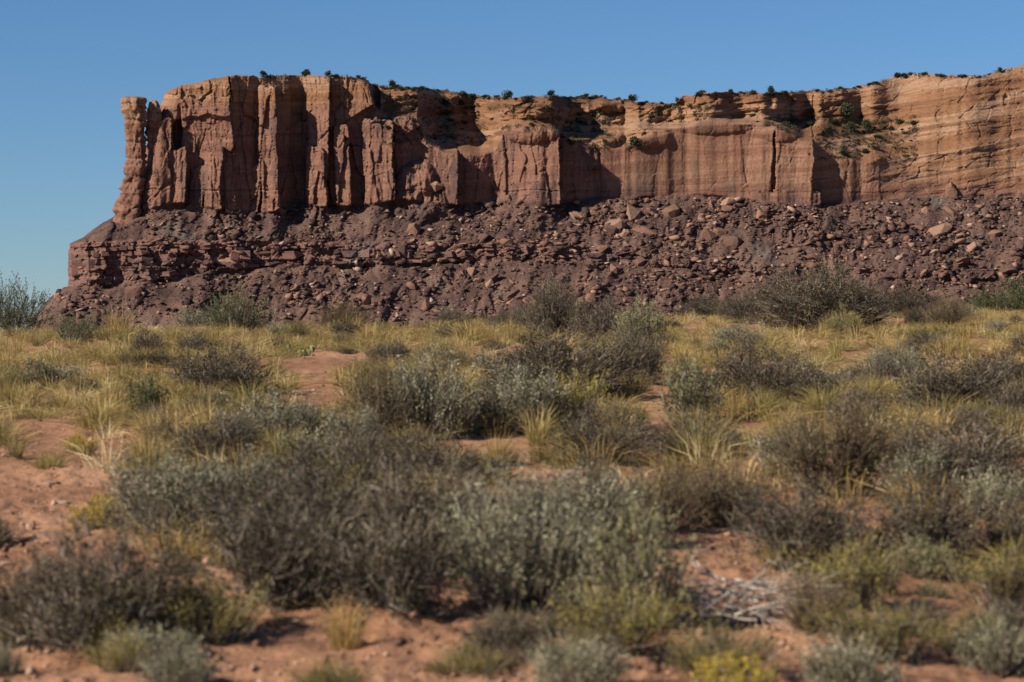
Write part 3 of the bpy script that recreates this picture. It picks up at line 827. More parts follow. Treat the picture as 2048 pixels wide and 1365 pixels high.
def shrub_mesh(kind, seed, W, H, leaf_mat, sprigs, per, sprig_l, leaf_l, leaf_w, stems=26, upright=.5, spread=.4, flower=0, lumps=7):
    """one bush: (branches mesh, foliage mesh). Stems fork into twigs; shoots stand on the twigs and carry the leaves"""
    r = np.random.default_rng(seed)
    R = W / 2
    lobes = []
    for k in range(lumps):
        a = 6.28 * (k + r.uniform(-.4, .4)) / lumps; q = R * r.uniform(.38, .68)
        top = H * r.uniform(.62, .98) * (1 - .30 * (q / R) ** 2)
        lobes.append((q * math.cos(a), q * math.sin(a), top * .42, R * r.uniform(.30, .44), top * .56))
    for k in range(2):
        lobes.append((R * r.uniform(-.25, .25), R * r.uniform(-.25, .25), H * .48, R * r.uniform(.36, .5), H * r.uniform(.42, .54)))
    A, B, RA, RB = [], [], [], []
    tips = []
    for k in range(stems):
        lx, ly, lz, lr, lh = lobes[k % len(lobes)]
        a = r.uniform(0, 6.28)
        base = np.array([R * .22 * math.cos(a) * r.random(), R * .22 * math.sin(a) * r.random(), -.02])
        dv = norm(r.normal(size=3) + np.array([0, 0, upright]))
        end = np.array([lx, ly, lz]) + dv * np.array([lr, lr, lh]) * r.uniform(.3, .95)
        end[2] = max(end[2], .10 * H)
        midp = base * .5 + end * .5 + np.array([end[0] * .14, end[1] * .14, -.05 * H]) + r.normal(size=3) * .06 * R
        pts = [base]
        for t in (.25, .5, .75, 1.0):
            pts.append((1 - t) ** 2 * base + 2 * t * (1 - t) * midp + t * t * end + r.normal(size=3) * .018 * W)
        r0 = .004 + .007 * W * r.uniform(.6, 1.3)
        for q in range(4):
            A.append(pts[q]); B.append(pts[q + 1]); RA.append(r0 * (1 - q * .22)); RB.append(r0 * (1 - (q + 1) * .22))
        for q in range(2, 5):
            for c in range(4):
                st = pts[q] + (pts[q - 1] - pts[q]) * r.random()
                dv = norm(norm(pts[q] - pts[q - 1]) + r.normal(size=3) * .6 + np.array([0, 0, upright * .5]))
                e = st + dv * r.uniform(.09, .2) * W
                A.append(st); B.append(e); RA.append(r0 * .38); RB.append(r0 * .12)
                tips.append((st, e))
    for k in range(int(stems * .8)):
        st0, en0 = tips[r.integers(len(tips))]
        dv = norm(norm(en0 - st0) + r.normal(size=3) * .35 + np.array([en0[0] / R, en0[1] / R, .5]) * .5)
        m0 = en0 + dv * W * .07 + r.normal(size=3) * .01 * W
        e0 = m0 + norm(dv + r.normal(size=3) * .4) * W * .07
        A += [en0, m0]; B += [m0, e0]; RA += [.0022 + .0008 * W, .0018]; RB += [.0018, .0008]
    A, B = np.array(A), np.array(B)
    # shoots: part on the twigs, part over the lobe shells so that the dome closes
    st = np.array([t[0] for t in tips]); en = np.array([t[1] for t in tips])
    n1 = int(sprigs * .45)
    i1 = r.integers(len(st), size=n1); t1 = r.uniform(.2, 1.0, (n1, 1))
    p1 = st[i1] * (1 - t1) + en[i1] * t1
    n2 = sprigs - n1
    lb = np.array(lobes)[r.integers(len(lobes), size=n2)]
    dv = norm(r.normal(size=(n2, 3)) + np.array([0, 0, .25]))
    p2 = lb[:, :3] + dv * np.stack([lb[:, 3], lb[:, 3], lb[:, 4]], 1) * r.uniform(.55, 1.0, (n2, 1))
    p = np.vstack([p1, p2])
    p[:, 2] = np.abs(p[:, 2]) + .01
    out = norm(np.stack([p[:, 0], p[:, 1], p[:, 2] * .5 + .12 * H], 1))
    d = norm(out + r.normal(size=p.shape) * spread + np.array([0, 0, upright]))
    ln = sprig_l * r.uniform(.5, 1.5, sprigs)
    # leaves along each shoot
    n = sprigs * per
    t = np.tile((np.arange(per) + .5) / per, sprigs)[:, None]
    P = np.repeat(p, per, 0) + np.repeat(d * ln[:, None], per, 0) * t + r.normal(size=(n, 3)) * leaf_w * .8
    Dl = norm(np.repeat(d, per, 0) + r.normal(size=(n, 3)) * .55)
    V, F = leafquads(P, Dl, leaf_l * r.uniform(.55, 1.4, n) * (1.1 - .5 * t[:, 0]), leaf_w * r.uniform(.6, 1.4, n), r)
    sv, sf = ribbons(p, p + d * ln[:, None] * .5, p + d * ln[:, None], np.full(sprigs, leaf_w * .45), seed=seed)[:2]
    rn = np.repeat(np.clip(.42 + .22 * r.normal(size=sprigs), 0, 1), per) + .10 * r.normal(size=n) + .22 * (t[:, 0] - .5)
    if flower:
        rn = rn + flower * (P[:, 2] > H * .45) * (t[:, 0] > .5)
    rn = np.clip(rn, 0, 1)
    bv, bf = sticks(A, B, np.array(RA), np.array(RB))
    # scale to the asked width and height
    lo, hi = np.percentile(V, 2.0, 0), np.percentile(V, 97.5, 0)
    sc = np.array([W / (hi[0] - lo[0]), W / (hi[1] - lo[1]), H / hi[2]])
    V = V * sc; bv = bv * sc; sv = sv * sc
    bme = mesh_from('branches', np.vstack([bv, sv]), [bf, sf + len(bv)], PM['bark'] if kind != 'brown' else PM['brown'], False,
                    {'rnd': ('FACE', np.concatenate([np.tile(r.random(len(A)), 3), r.random(len(sf))]))})
    fme = mesh_from('foliage', V, F, leaf_mat, False, {'rnd': ('FACE', rn)})
    return bme, fme

KINDS = {   # leaf material, shoots, leaves on each, shoot length, leaf length and width
 'dark':   dict(leaf='dark', n=1750, per=10, sl=.10, l=.022, w=.0068, stems=50, up=.30, sp=.55, lumps=8),
 'silver': dict(leaf='silver', n=950, per=14, sl=.17, l=.030, w=.0082, stems=40, up=1.00, sp=.32, lumps=7),
 'yellow': dict(leaf='yellow', n=900, per=10, sl=.19, l=.040, w=.0065, stems=36, up=1.15, sp=.28, lumps=6, flower=.35),
 'bright': dict(leaf='bright', n=620, per=10, sl=.10, l=.024, w=.0110, stems=30, up=1.0, sp=.35, lumps=6, flower=.3),
 'green':  dict(leaf='green', n=800, per=10, sl=.11, l=.026, w=.0110, stems=34, up=.6, sp=.5, lumps=7),
 'pale':   dict(leaf='pale', n=760, per=12, sl=.12, l=.026, w=.0115, stems=34, up=.7, sp=.45, lumps=7),
 'brown':  dict(leaf='brown', n=800, per=7, sl=.20, l=.036, w=.0055, stems=56, up=.9, sp=.35, lumps=7),
 'open':   dict(leaf='green', n=330, per=10, sl=.13, l=.028, w=.0110, stems=34, up=.7, sp=.5, lumps=8),
}
_cache = {}
def shrub_variant(kind, size_class, v):
    key = (kind, size_class, v)
    if key not in _cache:
        k = KINDS[kind]
        W = (.5, .95, 1.8)[size_class]; H = W * .62
        ls = (.8, 1.0, 1.6)[size_class]
        _cache[key] = (W, H, shrub_mesh(kind, 1000 + list(KINDS).index(kind) * 100 + size_class * 10 + v, W, H, PM[k['leaf']], int(k['n'] * (.5, 1.05, 1.95)[size_class]), k['per'],
                       k['sl'] * ls, k['l'] * ls, k['w'] * ls, int(k['stems'] * (.6, 1, 1.2)[size_class]), k['up'], k['sp'], k.get('flower', 0), k['lumps']))
    return _cache[key]

NAMES = {'dark': 'desert_shrub', 'silver': 'sagebrush', 'yellow': 'rabbitbrush', 'bright': 'rabbitbrush', 'green': 'green_bush', 'pale': 'sagebrush', 'brown': 'twiggy_shrub', 'open': 'open_shrub'}
CATS = {'dark': 'shrub', 'silver': 'sagebrush', 'yellow': 'rabbitbrush', 'bright': 'rabbitbrush', 'green': 'bush', 'pale': 'sagebrush', 'brown': 'shrub', 'open': 'shrub'}
SPOTS = []
def shrub(kind, px, py, wpx, hpx, label, group=None):
    x, y, z = ground_at(px, py)
    m = y / FPX
    w, h = wpx * m * (1.0 if py > 900 else 1.06), hpx * m * 1.05
    sc = 0 if w < .62 else (1 if w < 1.3 else 2)
    nvar = 3
    W, H, (bme, fme) = shrub_variant(kind, sc, int(rng.integers(nvar)))
    root = obj(NAMES[kind], None, None, (x, y + w * .25, z - .02), (0, 0, rng.uniform(0, 6.28)), (w / W, w / W, h / H))
    tag(root, label, CATS[kind], group)
    obj('branches', bme, root); obj('foliage', fme, root)
    SPOTS.append((x, y + w * .25, w / 2))
    return root

BARE = [(1490, 1235, 110, 60), (150, 905, 115, 32), (50, 925, 90, 24), (690, 1280, 80, 40), (640, 735, 75, 30), (90, 985, 215, 55), (1055, 985, 70, 70), (1320, 800, 50, 45), (1420, 1130, 75, 60), (660, 1330, 260, 70), (1960, 1055, 70, 40), (1540, 1300, 60, 40),
        (2000, 1235, 90, 40), (60, 1090, 90, 60), (1330, 850, 40, 60), (1880, 905, 90, 30), (270, 905, 60, 30), (640, 810, 60, 40), (930, 900, 80, 30), (1480, 760, 40, 20)]
def is_bare(px, py):
    r = np.zeros(np.shape(px), bool)
    for cx, cy, a, b in BARE:
        r |= ((px - cx) / a) ** 2 + ((py - cy) / b) ** 2 < 1
    return r

SHRUBS = [
 # along the crest
 ('open', 22, 672, 120, 105, 'tall open dark green shrub against the sky at the left edge'),
 ('open', 152, 692, 75, 62, 'small dark bare-stemmed shrub in the grass below the mesa toe'),
 ('silver', 398, 660, 90, 48, 'low grey-green sagebrush on the crest below the ledge prow'),
 ('open', 470, 672, 125, 85, 'dark green open shrub on the crest left of the tall grass'),
 ('brown', 683, 652, 95, 55, 'pale grey twiggy shrub on the crest at the foot of the talus'),
 ('dark', 298, 714, 62, 50, 'round olive shrub standing in tall straw grass'),
 ('dark', 905, 655, 62, 34, 'smallest dark shrub on the crest left of the sapling'),
 ('dark', 1030, 662, 95, 44, 'low dark shrub on the crest just left of the sapling'),
 ('dark', 1115, 678, 120, 100, 'tall grey-brown shrub in front of the green sapling'),
 ('dark', 1200, 686, 100, 76, 'rounded dark shrub between the sapling shrub and the pale-topped one'),
 ('pale', 1283, 702, 84, 92, 'pale green leafy sagebrush rising behind a dark shrub'),
 ('dark', 1278, 768, 98, 100, 'dark upright shrub with a pale green bush behind its top'),
 ('dark', 1422, 642, 110, 52, 'left one of two low dark shrubs joined on the right crest'),
 ('dark', 1500, 648, 100, 56, 'right one of two low dark shrubs joined on the right crest'),
 ('dark', 1655, 668, 215, 118, 'biggest dark shrub standing on the crest against the talus'),
 ('yellow', 1688, 676, 76, 52, 'yellow-green rabbitbrush in front of the biggest crest shrub'),
 ('dark', 1822, 634, 118, 58, 'grey shrub on the crest right of the biggest one'),
 ('dark', 1850, 658, 66, 40, 'small dark round shrub below the grey crest shrub'),
 ('brown', 1896, 664, 84, 68, 'leaning shrub with pale bare twigs on the right crest'),
 ('green', 2018, 616, 115, 70, 'dark green bush on the crest at the right edge'),
 # middle ground
 ('dark', 432, 798, 168, 102, 'dark grey dome-shaped shrub alone in the grass left of centre'),
 ('green', 286, 842, 64, 82, 'bright green bush in the left middle ground'),
 ('dark', 780, 734, 72, 48, 'small dark shrub with a grey top above the big sagebrush'),
 ('pale', 872, 742, 84, 48, 'small pale green sagebrush in golden grass'),
 ('silver', 856, 884, 170, 150, 'large silver sagebrush left of the centre gap'),
 ('brown', 765, 886, 140, 168, 'tall brown twiggy shrub touching the large silver sagebrush'),
 ('dark', 1112, 812, 240, 128, 'broad dark shrub at picture centre behind two lighter ones'),
 ('silver', 1038, 872, 165, 122, 'silver sagebrush in front of the broad dark centre shrub'),
 ('yellow', 1142, 868, 112, 118, 'olive upright rabbitbrush right of the centre silver sagebrush'),
 ('dark', 1530, 810, 196, 112, 'dark dome-shaped shrub beside a bare soil strip right of centre'),
 ('silver', 1792, 772, 92, 74, 'grey-green sagebrush rising over a dark shrub on the right'),
 ('dark', 1752, 786, 110, 60, 'dark low shrub below the grey-green sagebrush on the right'),
 ('silver', 1690, 792, 90, 44, 'small pale sagebrush between two dark shrubs on the right'),
 ('dark', 1915, 842, 195, 118, 'dark spreading shrub near the right edge above bare soil'),
 ('dark', 2018, 796, 130, 84, 'dark shrub at the right edge behind the spreading one'),
 ('dark', 2035, 852, 105, 78, 'brown-dark shrub cut by the right edge below two others'),
 ('pale', 1386, 852, 100, 122, 'open pale green sagebrush beside the bare strip'),
 ('yellow', 1540, 838, 70, 42, 'small bright olive rabbitbrush below the dark dome shrub'),
 ('dark', 1215, 934, 190, 108, 'left one of two dark shrubs in a row below centre'),
 ('dark', 1392, 922, 180, 82, 'right one of two dark shrubs in a row below centre'),
 ('yellow', 638, 884, 78, 52, 'small olive rabbitbrush behind the silver sage'),
 ('brown', 318, 908, 84, 86, 'brown upright twiggy shrub below the bright green bush'),
 ('silver', 540, 900, 190, 100, 'silver sagebrush with feathery top left of centre'),
 ('dark', 425, 934, 180, 92, 'dark olive shrub below the silver feathery sagebrush'),
 ('silver', 704, 912, 96, 88, 'upright silver sagebrush right of the olive rabbitbrush'),
 ('dark', 868, 982, 262, 98, 'long dark shrub just below the large silver sagebrush'),
 ('dark', 690, 985, 210, 105, 'dark shrub left of the long dark one'),
 ('bright', 157, 912, 62, 44, 'small bright yellow rabbitbrush on bare soil at left'),
 ('yellow', 1018, 932, 50, 40, 'small yellow-brown rabbitbrush in the centre gap'),
 ('yellow', 1250, 862, 90, 60, 'low olive rabbitbrush at the right of the broad centre shrub'),
 ('silver', 1480, 700, 90, 46, 'small grey sage in the right golden grass'),
 ('dark', 1190, 735, 60, 34, 'small dark tuft-like shrub left of the pale-topped shrub'),
 # foreground
 ('silver', 335, 1078, 250, 150, 'broad silver-grey sagebrush at left beside the bare patch'),
 ('silver', 490, 1090, 260, 160, 'silver-grey sagebrush in the left thicket'),
 ('bright', 188, 1060, 90, 66, 'yellow rabbitbrush peeking out left of the broad sagebrush'),
 ('dark', 660, 1130, 320, 210, 'dark shrub filling the middle of the left thicket'),
 ('dark', 860, 1165, 270, 220, 'dark shrub at the right end of the left thicket'),
 ('dark', 560, 1225, 290, 230, 'dark shrub at the front of the left thicket'),
 ('dark', 790, 1235, 230, 180, 'blackish shrub behind the straw grass tuft'),
 ('dark', 205, 1312, 320, 250, 'largest dark shrub in the lower left corner'),
 ('dark', 70, 1292, 180, 160, 'olive-dark shrub cut by the left edge at the bottom'),
 ('yellow', 405, 1298, 190, 140, 'pale yellow-green rabbitbrush right of the lower left dark shrub'),
 ('silver', 1050, 1235, 300, 250, 'big silver-green sagebrush at bottom centre'),
 ('pale', 1265, 1262, 200, 230, 'pale sage-green bush right of the big bottom sagebrush'),
 ('silver', 1160, 1105, 240, 150, 'grey sage behind the big bottom sagebrush'),
 ('brown', 1310, 1075, 220, 140, 'grey-brown twiggy shrub behind the pale sage-green bush'),
 ('brown', 1450, 1062, 210, 140, 'brown grassy shrub right of centre above bare soil'),
 ('dark', 1625, 1155, 280, 170, 'dark dome shrub at lower right'),
 ('brown', 1690, 1000, 270, 190, 'tall grey-brown shrub with bare forked stems at right'),
 ('dark', 1860, 1135, 190, 160, 'dark shrub right of the lower right dome shrub'),
 ('dark', 1935, 1000, 260, 150, 'dark olive shrub at right behind silver sage'),
 ('silver', 1842, 1012, 130, 110, 'silver sage at the foot of the tall forked shrub'),
 ('silver', 1995, 1048, 120, 100, 'silver sage near the right edge'),
 ('yellow', 2015, 1222, 170, 130, 'yellow-green rabbitbrush at the right edge'),
 ('brown', 1640, 1270, 150, 120, 'rusty brown dry shrub below the dome shrub'),
 ('yellow', 1762, 1335, 210, 120, 'yellow-green rabbitbrush at bottom right'),
 ('yellow', 1235, 1318, 240, 130, 'olive rabbitbrush at the bottom right of centre'),
 ('yellow', 1445, 1360, 200, 100, 'green-yellow rabbitbrush at the bottom below the dead branches'),
 ('silver', 358, 1392, 130, 95, 'pale silver sprigs at the bottom edge left'),
 ('silver', 1160, 1400, 170, 120, 'pale silver sprigs at the bottom edge centre'),
 ('bright', 1470, 1400, 150, 80, 'bright yellow rabbitbrush at the bottom edge'),
 ('silver', 1715, 1405, 180, 115, 'pale silver sage at the bottom edge right'),
 ('yellow', 660, 1395, 160, 70, 'olive dry rabbitbrush at the bottom edge left of centre'),
 ('yellow', 1930, 1318, 150, 90, 'yellow rabbitbrush on bare soil at bottom right'),
 ('dark', 2020, 1130, 120, 110, 'dark shrub cut by the right edge above the rabbitbrush'),
 ('yellow', 1700, 1225, 190, 130, 'dry olive rabbitbrush in front of the lower right dome shrub'),
 ('dark', 1000, 1318, 140, 90, 'dark low shrub under the big bottom sagebrush'),
 ('silver', 0, 1360, 70, 70, 'silver sprigs in the bottom left corner'),
]
for a in SHRUBS:
    shrub(*a)

SZ = [(0, 330, 'in the left quarter'), (330, 680, 'left of the centre shrubs'), (680, 1000, 'just left of centre'), (1000, 1340, 'around the centre'), (1340, 1700, 'right of the centre shrubs'), (1700, 2048, 'in the right quarter')]
LOOK = {'dark': 'small dark twiggy shrub', 'silver': 'small grey-green sagebrush', 'yellow': 'small olive rabbitbrush', 'brown': 'small brown twiggy shrub', 'pale': 'small pale green sagebrush'}
def fillers(count, y0, y1, wrange, mixk, where, power=1.0):
    n = 0
    while n < count:
        px = rng.uniform(-40, 2088); py = y0 + (y1 - y0) * rng.random() ** power + np.interp(px, [0, 1024, 2048], [20, 4, -16]) * (y0 < 800)
        if is_bare(np.array(px), np.array(py)): continue
        x, y, z = ground_at(px, py)
        w = rng.uniform(*wrange)
        if any((x - a) ** 2 + (y - b) ** 2 < (c * .6) ** 2 for a, b, c in SPOTS): continue
        k = str(rng.choice(list(mixk), p=np.array(list(mixk.values())) / sum(mixk.values())))
        zi = int(np.searchsorted([330, 680, 1000, 1340, 1700], px))
        shrub(k, px, py, w * FPX / y, w * rng.uniform(.42, .75) * FPX / y, LOOK[k] + ' ' + where + ' ' + SZ[zi][2], LOOK[k] + ' ' + where + ' ' + SZ[zi][2])
        n += 1
fillers(90, 652, 900, (.25, .6), {'dark': .34, 'silver': .12, 'yellow': .34, 'brown': .14, 'pale': .06}, 'in the far grass', 1.3)
fillers(34, 900, 1120, (.22, .5), {'dark': .34, 'silver': .2, 'yellow': .2, 'brown': .2, 'pale': .06}, 'in the middle foreground')
fillers(40, 1120, 1365, (.12, .34), {'dark': .3, 'silver': .2, 'yellow': .25, 'brown': .2, 'pale': .05}, 'in the near foreground')

# dead branches heap
def make_dead_heap():
    x, y, z = ground_at(1490, 1250)
    root = obj('dead_branch_heap', None, None, (x, y, z))
    tag(root, 'heap of bare grey dead branches on the soil right of centre', 'dead wood')
    for k in range(64):
        r = np.random.default_rng(900 + k)
        a = r.normal(0, .45) + (0 if k % 2 else math.pi)
        s = np.array([r.normal(0, .09), r.normal(0, .08), .03 + r.uniform(0, .2)])
        L = r.uniform(.2, .46)
        pts = [s]
        hd = np.array([math.cos(a), math.sin(a) * .8, r.uniform(-.05, .45)])
        for q in range(5):
            hd = norm(hd + r.normal(size=3) * .28 + np.array([0, 0, -.05]))
            nx = pts[-1] + hd * L / 5 * 1.3
            nx[2] = max(nx[2], .01)
            pts.append(nx)
        A = [pts[q] for q in range(5)]; B = [pts[q + 1] for q in range(5)]
        rad = r.uniform(.0035, .008)
        RA = [rad * (1 - q * .17) for q in range(5)]; RB = [rad * (1 - (q + 1) * .17) for q in range(5)]
        for q in range(2, 5):
            e = pts[q] + norm(hd + r.normal(size=3) * .6) * L * .3
            A.append(pts[q]); B.append(e); RA.append(rad * .5); RB.append(rad * .25)
        v, f = sticks(np.array(A), np.array(B), np.array(RA), np.array(RB))
        me = mesh_from('branch', v, f, PM['dead'], False, {'rnd': ('FACE', np.tile(np.full(len(A), r.random()), 3))})
        obj('branch', me, root)
make_dead_heap()

# prickly pears
def pad_mesh():
    n, m = 14, 9
    th = np.linspace(0, 2 * math.pi, n, endpoint=False); ph = np.linspace(0, math.pi, m)
    P, T = np.meshgrid(ph, th, indexing='ij')
    z = .5 - .5 * np.cos(P); wd = np.sin(P) ** .8 * (.30 + .12 * z)
    V = np.stack([wd * np.cos(T), wd * np.sin(T) * .24, z], -1).reshape(-1, 3)
    idx = np.arange(n * m).reshape(m, n); nx = np.roll(idx, -1, 1)
    q = np.stack([idx[:-1], nx[:-1], nx[1:], idx[1:]], -1).reshape(-1, 4)
    me = mesh_from('pad', V, q, PM['cactus'], True, {'rnd': ('FACE', np.full(len(q), .5))})
    return me
PAD = pad_mesh()
def prickly_pear(px, py, hpx, n, label):
    x, y, z = ground_at(px, py)
    root = tag(obj('prickly_pear', None, None, (x, y, z)), label, 'cactus')
    h = hpx * y / FPX
    for k in range(n):
        a = rng.uniform(0, 6.28); q = 0 if n == 1 else h * rng.uniform(.1, 1.1)
        obj('pad', PAD, root, (q * math.cos(a), q * math.sin(a) * .5, -.01 + (h * .5 if k % 3 == 2 else 0)), (rng.uniform(-.3, .3), rng.uniform(-.4, .4), rng.uniform(-1, 1)), (h * .75,) * 3)
prickly_pear(1115, 975, 24, 2, 'single-stemmed small prickly pear in the centre soil gap')
prickly_pear(612, 712, 18, 8, 'clump of prickly pear pads beside bare soil in the left grass')
prickly_pear(575, 706, 14, 6, 'smaller prickly pear clump just left of the other one')

# sapling on the crest
def make_juniper(seed, W, H, n, leaf, shape='round'):
    r = np.random.default_rng(seed)
    A, B, RA, RB = [], [], [], []
    trunk = [np.array([0, 0, -.05 * H])]
    for q in range(4):
        trunk.append(trunk[-1] + np.array([r.normal(0, .04 * W), r.normal(0, .04 * W), .17 * H if shape == 'round' else .22 * H]))
    for q in range(4):
        A.append(trunk[q]); B.append(trunk[q + 1]); RA.append(.045 * W * (1 - q * .2)); RB.append(.045 * W * (1 - (q + 1) * .2))
    lobes = []
    for q in range(9 if shape == 'round' else 7):
        if shape == 'round':
            a = r.uniform(0, 6.28); c = np.array([math.cos(a) * W * .28 * r.random() ** .5, math.sin(a) * W * .28 * r.random() ** .5, H * r.uniform(.22, .72)])
            rad = np.array([1, 1, .85]) * W * r.uniform(.16, .28)
        else:
            t = (q + .7) / 7.5; c = np.array([r.normal(0, .05 * W), r.normal(0, .05 * W), H * t]); rad = np.array([1, 1, 1.2]) * W * .42 * (1 - t * .8)
        lobes.append((c, rad))
        s = trunk[r.integers(1, 5)]
        A.append(s); B.append(c); RA.append(.02 * W); RB.append(.008 * W)
    tv, tf = sticks(np.array(A), np.array(B), np.array(RA), np.array(RB))
    tme = mesh_from('trunk', tv, tf, PM['bark'], False, {'rnd': ('FACE', np.full(len(tf), .2))})
    lc = np.array([l[0] for l in lobes]); lr = np.array([l[1] for l in lobes])
    i = r.integers(len(lobes), size=n)
    d = norm(r.normal(size=(n, 3)))
    p = lc[i] + d * lr[i] * r.uniform(.35, 1.08, (n, 1))
    dd = norm(d * .6 + r.normal(size=(n, 3)) * .6 + np.array([0, 0, .4]))
    V, F = leafquads(p, dd, leaf * r.uniform(.6, 1.4, n), leaf * .5 * r.uniform(.6, 1.4, n), r)
    cme = mesh_from('crown', V, F, PM['juniper'] if shape == 'round' else PM['yellow'], False, {'rnd': ('FACE', np.clip(r.normal(.5, .25, n), 0, 1))})
    return tme, cme
tm, cm = make_juniper(1501, .55, .95, 2600, .045, 'spire')
x, y, z = ground_at(1098, 664)
sap = tag(obj('juniper_sapling', None, None, (x - .02, y + 1.2, z - .05), (0, .12, 0), (1, 1, 1.25)), 'yellow-green sapling with a pointed top behind the crest shrub', 'sapling')
obj('trunk', tm, sap); obj('crown', cm, sap)

# junipers on the mesa
JUN = [make_juniper(1600 + k, 1.0, .95 if k % 2 else .75, 520, .15) for k in range(6)]
def juniper(px, py, wpx, label, group, sit=0.0, asp=1.0):
    p = mesa_point(np.array([float(px)]), np.array([float(py)]))[0]
    w = wpx * .27 * 1.15
    tme, cme = JUN[rng.integers(6)]
    root = tag(obj('juniper_tree', None, None, (p[0], p[1] + sit, p[2] - w * .05), (0, 0, rng.uniform(0, 6.28)), (w, w, w * asp)), label, 'tree', group)
    obj('trunk', tme, root); obj('crown', cme, root)
BIGJ = [(1101, 196, 17, 'tallest lone juniper on the skyline at mid picture'), (1016, 198, 22, 'wide dark juniper on the skyline left of the tallest lone one'),
        (1265, 204, 20, 'dark juniper clump on the skyline where the rim dips'), (1357, 206, 13, 'juniper at the left foot of the right upper cliff band'),
        (1543, 188, 18, 'rounded juniper on the skyline above the long orange band'), (1690, 232, 34, 'largest dark juniper on a rock pile in the right bowl'),
        (1735, 262, 30, 'broad juniper on the bench right of the rock pile'), (1700, 262, 24, 'juniper in the bowl left of the broad one'),
        (612, 151, 20, 'dark juniper on the flat top of the left cliffs'), (655, 153, 14, 'right-hand juniper on the flat top of the left cliffs'), (527, 154, 16, 'low juniper bush on the left cliff top by the notch'),
        (785, 176, 20, 'juniper on the slope just right of the left block'), (2000, 145, 14, 'juniper on the skyline near the right edge'), (1270, 292, 28, 'dark bush on the bench above the smooth wall')]
for px, py, w, lab in BIGJ:
    yy = py if py > 215 else max(py, float(sky_y(np.array([float(px)]))[0]) + 1)
    juniper(px, yy, w, lab, None)
JZ = [  # px range, how far below the skyline, number, size range, where
 (745, 880, (0, 6), 28, (7, 15), 'on the skyline right of the left block'),
 (880, 1060, (0, 5), 32, (6, 15), 'on the skyline left of the tallest lone juniper'),
 (1110, 1350, (0, 6), 36, (5, 14), 'on the skyline right of the tallest lone juniper'),
 (1380, 1720, (0, 4), 26, (6, 15), 'on the skyline above the long orange band'),
 (1730, 1980, (0, 5), 24, (6, 14), 'on the skyline of the right high part'),
 (545, 740, (0, 2), 9, (6, 12), 'on the flat top of the left cliffs'),
]
for x0, x1, dy, n, (s0, s1), where in JZ:
    for k in range(n):
        px = rng.uniform(x0, x1) if k % 2 == 0 else float(np.clip(px + rng.normal(0, 10), x0, x1))
        juniper(px, float(sky_y(np.array([px]))[0]) + rng.uniform(*dy) + 1, s0 * .7 + (s1 * 1.25 - s0 * .7) * rng.random() ** 2, 'small dark juniper ' + where, 'junipers ' + where, asp=rng.uniform(.35, .75))
BZ = [  # benches: px, py boxes
 (770, 960, 195, 285, 26, (7, 16), 'on the shaded slope behind the left block'),
 (960, 1210, 215, 262, 18, (8, 16), 'on the bench behind the domed buttress'),
 (1120, 1220, 262, 300, 10, (9, 16), 'on the ledge right of the domed buttress'),
 (1300, 1420, 215, 245, 10, (9, 15), 'on the bench below the right orange band'),
 (1500, 1640, 228, 258, 12, (9, 17), 'on the top edge of the cracked buttress'),
 (1640, 1830, 235, 318, 30, (7, 20), 'in the right bowl of the slickrock'),
]
for x0, x1, y0, y1, n, (s0, s1), where in BZ:
    for k in range(n):
        juniper(rng.uniform(x0, x1), rng.uniform(y0, y1), s0 * .8 + (s1 * 1.2 - s0 * .8) * rng.random() ** 2, 'dark bushy juniper ' + where, 'junipers ' + where, asp=rng.uniform(.4, .85))
for k in range(24):   # small bushes at the wall foot
    px = rng.uniform(800, 2040)
    juniper(px, float(poly(BASE, px)) + rng.uniform(4, 70), rng.uniform(4, 10), 'tiny dark bush among the talus rocks below the cliff foot', 'bushes among the talus rocks', asp=.7)

